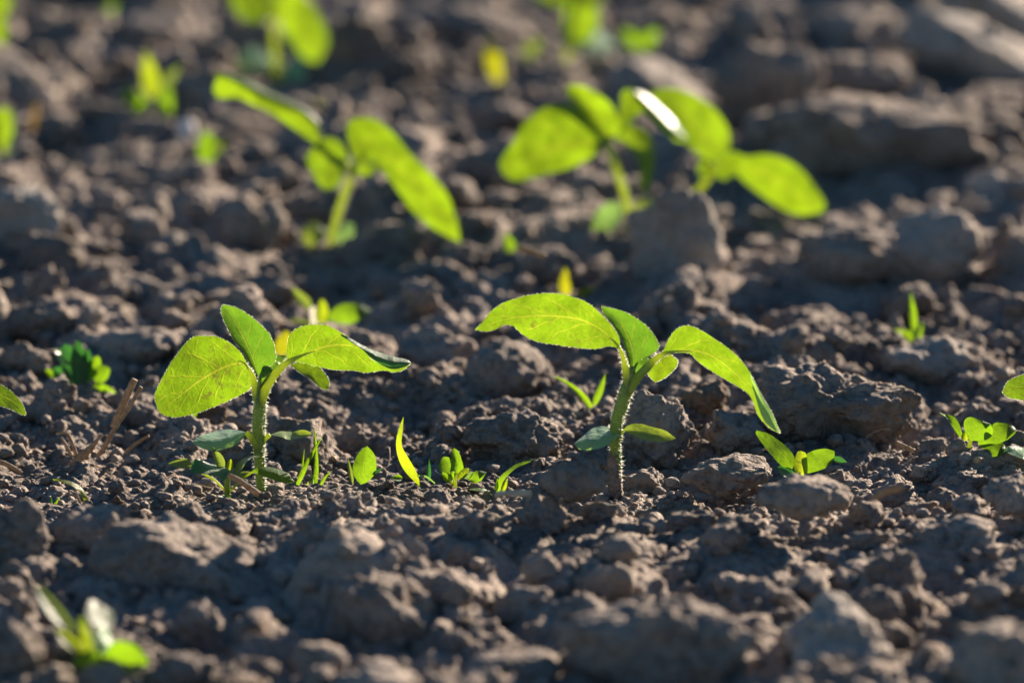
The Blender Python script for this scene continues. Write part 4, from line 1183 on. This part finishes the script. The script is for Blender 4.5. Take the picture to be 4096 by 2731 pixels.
WG = 'weed seedlings in the soil'; GG = 'grass sprouts in the soil'
w, y = root('weed_seedling', 'E', (905, 1010), 'grey-green many-leaved weed growing at the foot of the left seedling', 'weed', WG, 2.325)
st(w, 'E', y, [(900, 1050), (905, 1000), (908, 860), (920, 720)], (1.1, 1.3, 1.0), 'stem')
leaf(w, 'E', y, [(985, 705), (850, 690), (700, 655), (580, 625), (482, 640)], [(985, 705), (850, 630), (700, 598), (555, 535), (505, 575), (482, 640)], [(985, 705), (860, 792), (760, 742), (600, 718), (490, 705), (482, 640)], 'weeddark', [-4, -7, -8], [-4, 2, -3, -8], [-4, -11, -12, -9], n=30, m=15, label='dark green leaf facing the viewer')
leaf(w, 'E', y, [(500, 640), (360, 605), (210, 598)], [(500, 600), (430, 538), (320, 553), (210, 598)], [(500, 660), (350, 652), (260, 628), (210, 598)], 'weedgrey', [-2, -3], [-2, -3], [-4, -3], n=24, m=13, petiole=[(895, 930), (860, 890), (760, 790), (640, 725), (500, 640)], pr=(.55, .5, .4))
sl(w, 'E', y, (860, 660), (745, 408), 120, 'weedgrey', dt=3, prof='lance')
sl(w, 'E', y, (935, 690), (948, 545), 85, 'grassyel', dt=2)
leaf(w, 'E', y, [(985, 730), (1080, 610), (1170, 540), (1302, 514)], [(985, 690), (1020, 600), (1090, 545), (1190, 505), (1302, 514)], [(985, 750), (1075, 670), (1130, 585), (1200, 530), (1302, 514)], 'weedgrey', [0, 2], [0, 6, 2], [0, -3, 2], n=24, m=13)
sl(w, 'E', y, (1020, 740), (1200, 705), 70, 'weedgrey', dt=4, lean=3)
leaf(w, 'E', y, [(1215, 690), (1400, 690), (1560, 740), (1710, 815)], [(1215, 668), (1330, 632), (1470, 650), (1600, 705), (1710, 815)], [(1215, 700), (1400, 772), (1560, 822), (1640, 828), (1710, 815)], 'weed', [0, -2, -4], [0, 4, 2, -4], [0, -4, -6, -4], n=26, m=13, petiole=[(915, 950), (1030, 830), (1110, 760), (1220, 688)], pr=(.55, .5))
sl(w, 'E', y, (900, 1015), (800, 980), 60, 'weeddark', 'cotyledon', dt=-2, lean=4)
sl(w, 'E', y, (900, 1005), (985, 972), 45, 'cot', 'cotyledon', dt=-2, lean=4)


def grass(f, foot, label, blades, y=None, group=GG, cat='grass sprout', nm='grass_sprout', part_n='blade'):
    g, y0 = root(nm, f, foot, label, cat, group, y)
    for b in blades:
        base, tip, wd, mat = b[:4]
        sl(g, f, y0, base, tip, wd, mat, part_n, **(dict(prof='grass', cup=1.0) | (b[4] if len(b) > 4 else {})))
    return g


grass('E', (1740, 830), 'two crossing green grass blades right of the left seedling stem', [((1735, 850), (2032, 278), 62, 'grass', dict(bend=-.06)), ((1790, 640), (1815, 418), 26, 'grass'), ((1950, 830), (1935, 162), 58, 'grass', dict(bend=.03, d0=3, dt=4)),
      ((1840, 850), (1965, 680), 24, 'grassyel', dict(bend=.1)), ((2010, 850), (2145, 680), 40, 'grass', dict(bend=-.15)), ((1915, 840), (1885, 690), 40, 'cot')], 2.335)
w, y = root('weed_seedling', 'F', (380, 1000), 'weed with one upright oval bright green leaf', 'weed', WG, 2.335)
leaf(w, 'F', y, [(375, 1010), (402, 880), (420, 740), (442, 610)], [(370, 1010), (308, 930), (288, 850), (318, 740), (380, 648), (442, 610)], [(380, 1010), (450, 980), (520, 900), (538, 800), (512, 690), (442, 610)], 'weed', [0, 1, 2], [0, -1, 2], [0, -1, 2], n=30, m=15)
sl(w, 'F', y, (290, 1010), (238, 730), 46, 'weedgrey', prof='lance', dt=2)
sl(w, 'F', y, (500, 900), (608, 838), 36, 'weeddark', prof='lance', lean=2)
w, y = root('grass_sprout', 'F', (990, 1020), 'tall yellow curved grass blade between oval leaf and red-edged weed', 'grass sprout', GG, 2.335)
leaf(w, 'F', y, [(1000, 1030), (900, 880), (800, 740), (772, 590), (795, 450), (822, 298)], [(985, 1030), (840, 880), (768, 740), (742, 590), (768, 440), (822, 298)], [(1005, 1030), (955, 880), (858, 710), (802, 600), (812, 450), (822, 298)], 'grassyel', [0, 1, 2], [0, 2, 2], [0, -1, 2], n=34, m=9, name='blade')
sl(w, 'F', y, (810, 945), (690, 942), 70, 'weed', 'blade', prof='lance', lean=3)
leaf(w, 'F', y, [(1150, 1000), (1060, 930), (960, 915)], [(1150, 990), (1060, 920), (960, 912)], [(1150, 1008), (1060, 942), (960, 920)], 'cot', name='blade', n=14, m=5)
grass('F', (1085, 960), 'short dark green upright grass tip right of the tall yellow blade', [((1085, 985), (1088, 742), 46, 'weeddark', dict(prof='lance'))], 2.34)
w, y = root('weed_seedling', 'F', (1360, 1010), 'small weed with a round leaf and a taller red-edged leaf', 'weed', WG, 2.335)
st(w, 'F', y, [(1362, 1040), (1362, 960), (1368, 890)], (.8, .7))
leaf(w, 'F', y, [(1368, 905), (1385, 820), (1365, 730), (1348, 630)], [(1368, 905), (1345, 830), (1325, 740), (1322, 660), (1348, 630)], [(1368, 905), (1425, 885), (1447, 835), (1425, 740), (1390, 660), (1348, 630)], 'weed', [0, 1, 3], [0, -1, 3], [0, -1, 3], n=26, m=13, serr=.03)
sl(w, 'F', y, (1292, 890), (1240, 722), 175, 'weed', dt=1, d0=-3, bend=.05)
st(w, 'F', y, [(1350, 1010), (1305, 960), (1290, 880)], (.6, .5), name='petiole')
sl(w, 'F', y, (1390, 955), (1503, 840), 85, 'grassyel', d0=-3)
leaf(w, 'F', y, [(1500, 970), (1590, 930), (1692, 885)], [(1500, 955), (1555, 885), (1620, 866), (1692, 885)], [(1505, 975), (1580, 998), (1640, 960), (1665, 920), (1692, 885)], 'weed', [-2, -3], [-2, 1], [-4, -3], n=22, m=11, serr=.05)
sl(w, 'F', y, (1330, 980), (1222, 885), 95, 'weed', d0=2)
sl(w, 'F', y, (1320, 960), (1345, 870), 70, 'weed', d0=3)
sl(w, 'F', y, (1450, 940), (1570, 885), 60, 'cot', d0=3, lean=4)
w, y = root('grass_sprout', 'F', (1820, 1085), 'green grass blade arching right on the soil left of the right seedling', 'grass sprout', GG, 2.335)
leaf(w, 'F', y, [(1800, 1110), (1840, 960), (1960, 840), (2080, 785), (2208, 740)], [(1785, 1110), (1810, 960), (1935, 835), (2070, 770), (2208, 738)], [(1822, 1110), (1870, 970), (1985, 850), (2090, 800), (2208, 742)], 'grass', [0, -1, -2], [0, 1, -1], [0, -3, -2], n=30, m=9, name='blade')
sl(w, 'F', y, (1850, 1100), (1908, 940), 52, 'grassyel', 'blade', prof='lance')
sl(w, 'F', y, (1790, 1090), (1800, 945), 40, 'grass', 'blade', prof='lance', d0=2)
leaf(w, 'F', y, [(1745, 1115), (1640, 1065), (1500, 1062)], [(1745, 1105), (1640, 1048), (1500, 1058)], [(1745, 1122), (1640, 1085), (1500, 1068)], 'grass', [-6, -8], [-4, -7], [-9, -9], n=18, m=7, name='blade')
grass('B', (935, 862), 'two thin grass blades forming a V behind the right seedling stem', [((935, 875), (678, 665), 40, 'grass', dict(bend=.16)), ((945, 865), (1025, 652), 48, 'grass', dict(bend=.05, prof='lance'))], 2.45)
w, y = root('grass_sprout', 'H', (830, 1395), 'curved yellow-tipped grass blade on the left bending over to the left', 'grass sprout', GG, 2.325)
leaf(w, 'H', y, [(835, 1410), (822, 1290), (750, 1195), (640, 1150), (508, 1126)], [(855, 1410), (845, 1300), (770, 1190), (650, 1135), (508, 1122)], [(815, 1410), (798, 1300), (735, 1215), (635, 1165), (508, 1130)], 'grassyel', [0, -1, -2], [0, 1, -2], [0, -3, -2], n=30, m=9, name='blade')
sl(w, 'H', y, (770, 1398), (690, 1388), 26, 'grass', 'blade', prof='lance')
grass('H', (498, 1405), 'tiny grass tuft at the far left beside the curved yellow blade', [((492, 1415), (494, 1282), 30, 'weeddark', dict(prof='lance')), ((500, 1415), (578, 1292), 30, 'grass', dict(prof='lance')), ((500, 1412), (565, 1382), 34, 'grassyel', dict(prof='lance'))], 2.325)
grass('H', (1010, 1400), 'tiny flat grass blade right of the curved yellow blade', [((1000, 1402), (1095, 1352), 30, 'grass', dict(prof='lance'))], 2.32)
w, y = root('weed_seedling', 'G', (600, 495), 'red-edged weed with three bright leaves in front of the flat-topped clod', 'weed', WG, 2.335)
leaf(w, 'G', y, [(535, 440), (470, 340), (360, 235), (250, 138)], [(525, 440), (455, 425), (375, 345), (295, 245), (243, 165), (250, 138)], [(535, 440), (548, 355), (485, 268), (400, 200), (335, 162), (250, 138)], 'weed', [0, -1, -2], [0, -4, -2], [0, 2, -2], n=28, m=13, serr=.02)
leaf(w, 'G', y, [(600, 500), (600, 400), (596, 300)], [(550, 490), (545, 400), (568, 312), (596, 300)], [(650, 470), (648, 390), (636, 320), (596, 300)], 'grassyel', [-2, 0], [-4, 0], [-4, 0], n=24, m=11)
leaf(w, 'G', y, [(645, 470), (740, 380), (860, 300)], [(640, 465), (630, 350), (680, 303), (780, 282), (860, 300)], [(650, 478), (760, 448), (840, 400), (862, 340), (860, 300)], 'weed', [-1, -1], [-1, 3, -1], [-1, -5, -1], n=26, m=13)
sl(w, 'G', y, (850, 355), (962, 390), 52, 'weeddark', prof='lance', lean=2)
sl(w, 'G', y, (545, 500), (412, 425), 80, 'weeddark', d0=-3, lean=3)
st(w, 'G', y, [(600, 520), (600, 450)], (.9, .8))
w, y = root('weed_seedling', 'G', (1920, 250), 'red-edged weed at far right with three broad overlapping leaves', 'weed', WG, 2.36)
leaf(w, 'G', y, [(1858, 190), (1800, 80), (1680, -3)], [(1845, 195), (1790, 110), (1735, 30), (1680, -3)], [(1866, 165), (1838, 80), (1790, 28), (1680, -3)], 'weed', [0, -1], [0, -3], [0, 1], n=24, m=11, serr=.05)
leaf(w, 'G', y, [(1925, 218), (2010, 140), (2092, 88)], [(1925, 218), (1885, 140), (1882, 65), (1925, 34), (2000, 54), (2092, 88)], [(1925, 218), (2020, 222), (2085, 197), (2108, 150), (2092, 88)], 'weed', [-3, -3], [-3, 0], [-3, -6], n=26, m=13)
leaf(w, 'G', y, [(1990, 240), (2150, 165), (2288, 135)], [(1990, 225), (2095, 180), (2110, 88), (2200, 82), (2270, 108), (2288, 135)], [(2000, 255), (2120, 252), (2220, 212), (2280, 165), (2288, 135)], 'weed', [0, 0], [0, 4], [0, -4], n=26, m=13, serr=.03)
leaf(w, 'G', y, [(2000, 262), (2100, 285), (2212, 285)], [(2000, 255), (2100, 240), (2190, 235), (2212, 285)], [(2005, 272), (2080, 302), (2112, 355), (2175, 335), (2212, 285)], 'weed', [-2, -3], [-2, 1], [-2, -7], n=24, m=13)
sl(w, 'G', y, (1885, 222), (1895, 145), 60, 'grassyel', d0=-1)
st(w, 'G', y, [(1920, 275), (1925, 240), (1935, 215)], (.9, .8))
grass('M', (1515, 893), 'upright grass sprout growing on the pale round-backed clod', [((1500, 860), (1476, 575), 46, 'grass', dict(prof='lance', bend=.04)), ((1520, 905), (1368, 815), 64, 'grass', dict(bend=.2)), ((1522, 900), (1556, 762), 26, 'grass', dict(prof='lance')), ((1512, 905), (1505, 790), 30, 'weeddark')], None)
w, y = root('weed_seedling', 'L', (560, 1080), 'dark glossy weed at left with crumpled leaves behind the dry straw', 'weed', WG, None)
for b_, t_, wd, mt, kk in (((560, 1090), (430, 800), 170, 'weeddark', {}), ((545, 1080), (520, 775), 120, 'weeddark', dict(d0=2)), ((570, 1080), (590, 830), 90, 'weeddark', dict(d0=3)), ((610, 1040), (735, 960), 120, 'weed', dict(lean=4)), ((600, 1030), (660, 880), 100, 'weed', dict(d0=4)),
                       ((600, 1090), (808, 1195), 100, 'weed', dict(bend=-.12)), ((430, 1070), (305, 970), 70, 'weed', dict(d0=1)), ((470, 1060), (360, 960), 110, 'weeddark', dict(d0=-2)), ((480, 940), (380, 830), 80, 'cot', dict(lean=5))):
    sl(w, 'L', y, b_, t_, wd, mt, **kk)
w, y = root('weed_seedling', 'L', (1190, 1360), 'single green weed leaf half hidden under the left seedling hanging leaf', 'weed', WG, 2.43)
sl(w, 'L', y, (1170, 1365), (1330, 1240), 90, 'weed', dt=2)
sl(w, 'L', y, (1160, 1365), (1150, 1260), 60, 'weeddark', dt=2)
w, y = root('weed_seedling', 'Q', (470, 600), 'small blurred three-leaved weed right above the left seedling', 'weed', WG, None)
st(w, 'Q', y, [(450, 640), (430, 560), (420, 470)], (1.2, 1.6, 1.2), 'hair')
sl(w, 'Q', y, (415, 470), (280, 332), 80, 'weedgrey', prof='lance', bend=-.1)
sl(w, 'Q', y, (480, 590), (485, 415), 90, 'grassyel')
leaf(w, 'Q', y, [(520, 545), (650, 505), (822, 492)], [(520, 525), (600, 455), (720, 443), (822, 492)], [(530, 565), (640, 585), (750, 545), (822, 492)], 'weed', [0, -3], [0, 3], [0, -7], n=22, m=11)
sl(w, 'Q', y, (440, 605), (265, 555), 60, 'weedgrey', lean=3)
grass('Q', (220, 800), 'single blurred yellow leaf behind the left seedling', [((195, 800), (252, 625), 110, 'yellow', dict(prof='oval')), ((215, 940), (262, 870), 50, 'yellow', dict(prof='oval'))], None, WG, 'weed', 'weed_seedling', 'leaf')
grass('Q', (1762, 95), 'short blurred grass tip in the furrow right of the boulder-like clod', [((1768, 100), (1712, -30), 74, 'grass', dict(prof='lance'))], None)
grass('Q', (2125, 400), 'blurred yellow pointed leaf above the right seedling arching leaf', [((2122, 400), (2116, 200), 88, 'yellow', dict(prof='lance')), ((2170, 400), (2335, 335), 60, 'yellow', dict(prof='lance'))], None, WG, 'weed', 'weed_seedling', 'leaf')
grass('I', (1000, 830), 'blurred bright weed clump far left with several upright leaves', [((960, 820), (850, 590), 170, 'weed', dict(prof='oval')), ((1030, 660), (975, 345), 120, 'grassyel', dict(prof='lance')), ((1085, 860), (1125, 570), 110, 'weed', dict(prof='oval')), ((1080, 600), (1210, 440), 70, 'weedgrey', dict(prof='lance'))], None, WG, 'weed', 'weed_seedling', 'leaf')
grass('I', (1280, 760), 'dull green blurred weed beside the pale pebble', [((1220, 770), (1250, 620), 110, 'weedgrey', dict(prof='oval')), ((1290, 770), (1370, 660), 100, 'weedgrey', dict(prof='oval'))], None, WG, 'weed', 'weed_seedling', 'leaf')
grass('I', (1395, 1090), 'single round yellow-green blurred sprout below the pale pebble', [((1392, 1095), (1385, 880), 125, 'weed', dict(prof='oval')), ((1420, 1030), (1510, 960), 60, 'weedgrey', dict(prof='oval'))], None, WG, 'weed', 'weed_seedling', 'leaf')
grass('J', (1010, 560), 'upright yellow blurred sprout at the top centre', [((1015, 565), (930, 270), 125, 'yellow', dict(prof='oval'))], None, WG, 'weed', 'weed_seedling', 'leaf')
grass('I', (250, 870), 'dry orange blurred tuft near the left edge', [((215, 880), (250, 670), 60, 'orange', dict(prof='lance')), ((260, 860), (385, 780), 80, 'orange', dict(prof='lance'))], None, WG, 'weed', 'weed_seedling', 'leaf')
grass('I', (2140, 800), 'faint yellowish sprout behind the second row left seedling', [((2140, 800), (2120, 680), 90, 'yellow', dict(prof='oval')), ((2170, 800), (2290, 760), 80, 'weedgrey', dict(prof='oval'))], None, WG, 'weed', 'weed_seedling', 'leaf')
grass('J', (1180, 400), 'faint green blurred weed left of the far top centre seedling', [((1150, 390), (1290, 270), 80, 'weedgrey', dict(prof='oval')), ((1170, 410), (1230, 360), 60, 'weed', dict(prof='oval'))], None, WG, 'weed', 'weed_seedling', 'leaf')
grass('J', (1940, 340), 'faint green blurred two-leaved weed right of the white glaring seed leaf', [((1940, 330), (1840, 200), 90, 'weed', dict(prof='oval')), ((1945, 330), (2070, 200), 90, 'weed', dict(prof='oval'))], None, WG, 'weed', 'weed_seedling', 'leaf')
grass('K', (1005, 100), 'pale yellow far sprout cut by the top edge on the right', [((1005, 105), (950, -70), 85, 'yellow', dict(prof='oval'))], None, WG, 'weed', 'weed_seedling', 'leaf')
grass('I', (690, 140), 'faint green far sprout near the top left corner', [((680, 140), (780, 20), 60, 'weed', dict(prof='oval'))], None, WG, 'weed', 'weed_seedling', 'leaf')
w, y = root('weed_seedling', 'N', (600, 1400), 'forked weed in the blurred left foreground with pale and green leaves', 'weed', WG, None)
st(w, 'N', y, [(600, 1450), (595, 1330), (560, 1180), (545, 1120)], (2.0, 2.4, 2.0, 1.0), 'petiole')
sl(w, 'N', y, (500, 1215), (248, 905), 92, 'weedgrey', dt=-2, bend=-.08, lean=4)
leaf(w, 'N', y, [(575, 1080), (660, 1120), (750, 1190)], [(575, 1080), (610, 1005), (700, 1045), (770, 1110), (750, 1190)], [(575, 1080), (610, 1150), (690, 1195), (750, 1190)], 'weedgrey', [0, 0, -2], [0, 10, 8, -2], [0, -9, -8, -2], n=22, m=11)
leaf(w, 'N', y, [(640, 1180), (690, 1260), (715, 1365)], [(640, 1180), (720, 1190), (750, 1300), (715, 1365)], [(640, 1180), (620, 1270), (660, 1340), (715, 1365)], 'cot', [0, -3, -5], [0, 5, -5], [0, -7, -6], n=22, m=11)
sl(w, 'N', y, (548, 1360), (375, 1200), 80, 'grassyel', dt=-3, lean=3)
sl(w, 'N', y, (690, 1390), (490, 1435), 135, 'weed', dt=-6, lean=2)
leaf(w, 'N', y, [(690, 1390), (840, 1360), (1000, 1410)], [(690, 1370), (770, 1285), (900, 1305), (1000, 1410)], [(690, 1410), (800, 1420), (900, 1475), (975, 1460), (1000, 1410)], 'weed', [-3, -6], [-3, -8, -8], [-3, -2, -5], n=22, m=11)


# ------------------------------------------------------------------ dry bits
def strawb(f, y0, pts, r, label, mat='straw', d=0, name='dry_straw', cat='straw', flat=.5):
    s_ = spline([px(f, q) for q in pts], 22); dd = dprof(d, 22) / 1000
    P = np.array([at_y(s_[i], y0 + dd[i]) for i in range(22)])
    mb = MB(); tube_world(mb, P, np.asarray(np.atleast_1d(r), float) / 1000, 10, 0, .05, flat)
    o = mb.build(name, [mat], None, P[0])
    return tag(o, label, cat, 'dry straw and twigs')


strawb('H', 2.375, [(940, 900), (1000, 830), (1100, 640), (1240, 440), (1362, 232)], (1.0, 1.1, .95, .9), 'long dry stalk with a bright tip leaning right, left of the left seedling')
strawb('H', 2.385, [(1090, 620), (1180, 420), (1250, 260), (1300, 160)], (1.5, 1.7, 1.5), 'wide grey dry stalk behind the long leaning stalk')
strawb('H', 2.37, [(660, 1080), (740, 950), (860, 840), (985, 690)], (1.6, 2.2, 1.4, .4), 'torn brown straw sheath at the foot of the long leaning stalk', flat=.3)
strawb('H', 2.38, [(740, 900), (700, 790), (640, 680), (540, 690)], (.9, .8, .6), 'bent straw strand left of the torn sheath')
strawb('H', 2.385, [(690, 900), (640, 800), (590, 720)], (.8, .7, .5), 'second short straw strand beside the bent strand')
strawb('H', 2.39, [(1210, 860), (1330, 770), (1440, 705)], (.9, .9, .7), 'short dry twig lying right of the long leaning stalk')
strawb('H', 2.36, [(-60, 950), (60, 980), (215, 1065)], (1.3, 1.2, .6), 'pale straw piece lying at the left edge')
strawb('H', 2.32, [(790, 1410), (765, 1330), (738, 1262)], (.6, .5, .3), 'thin dry stub beside the curved yellow grass blade')
strawb('E', 2.29, [(915, 735), (1050, 800), (1280, 960)], (1.1, 1.3, 1.4), 'blurred dry twig slanting in front of the grey-green weed')
strawb('F', 2.25, [(1780, 1115), (1980, 1100), (2165, 1108)], (1.2, 1.5, 1.6), 'white glaring blurred straw piece in front of the right seedling', 'strawpale')
strawb('G', 2.375, [(1340, 235), (1490, 305)], (1.1, 1.1), 'short dry twig lying below the flat-topped clod')
strawb('B', 2.345, [(1140, 1325), (1205, 1370)], (.7, .6), 'tiny dry twig at the foot of the right seedling')
strawb('P', 2.17, [(1190, 460), (1290, 400), (1390, 380)], (1.0, 1.4, 1.2), 'blurred brown straw piece on the near slope at right')
strawb('Q', 2.56, [(1990, 130), (1800, 60)], (1.4, 1.5), 'blurred brown stalk lying in the furrow beside the short grass tip')
strawb('G', 2.37, [(1810, 215), (1800, 130)], (.3, .25), 'thin reddish stub left of the second red-edged weed')


# fine litter nobody could count
mb = MB()
for k in range(170):
    yy = 2.02 + 1.1 * rng.random() ** 1.4 if k % 2 else rng.uniform(2.29, 2.55)
    xx = rng.uniform(-.25, .25) * yy / 2.44
    ln = rng.uniform(.004, .016); an = rng.uniform(0, 6.28); el = rng.normal(0, .25)
    dv = np.array([math.cos(an) * math.cos(el), math.sin(an) * math.cos(el), math.sin(el)]) * ln
    bend = rng.normal(0, .12, 3) * ln
    p0 = np.array([xx, yy, grid_z(xx, yy) + rng.uniform(.0003, .0018)])
    P = np.array([p0 + dv * t_ + bend * (t_ * (1 - t_) * 4) for t_ in np.linspace(0, 1, 7)])
    tube_world(mb, P, np.array([1, .9, .5]) * rng.uniform(.00015, .00045), 6, int(rng.random() < .35), .05)
o = mb.build('plant_litter', ['straw', 'strawpale'])
tag(o, 'fine bits of straw and root threads strewn over the soil', 'plant litter', None, 'stuff')


def small(name, label, cat, f, box, mat, y=None, seed=1, planes=6, embed=.2):
    o = clod(box, label, .8, 4, seed, mat, planes, .06, embed, None, f, y, gk=.15, cname=name)
    o['category'] = cat; o.data.name = name
    del o['group']
    return o


small('pebble', 'pale oval pebble shining in the blurred background at left', 'pebble', 'I', (1195, 800, 1318, 970), 'pebble', None, 71, embed=-.25)
small('seed_grain', 'tan grain-like crumb on the soil below the right-hand red-edged weed', 'grain', 'G', (1945, 345, 2035, 420), 'grain', 2.36, 72)
small('seed_grain', 'tan grain half buried right of the left seedling grass blades', 'grain', 'E', (2100, 500, 2200, 590), 'grain', 2.39, 73)
small('dry_leaf', 'reddish dry leaf scrap in the far right background', 'dry leaf', 'K', (2130, 650, 2330, 760), 'grain', None, 74)

for o in bpy.data.objects:
    if '_o' in o: del o['_o']
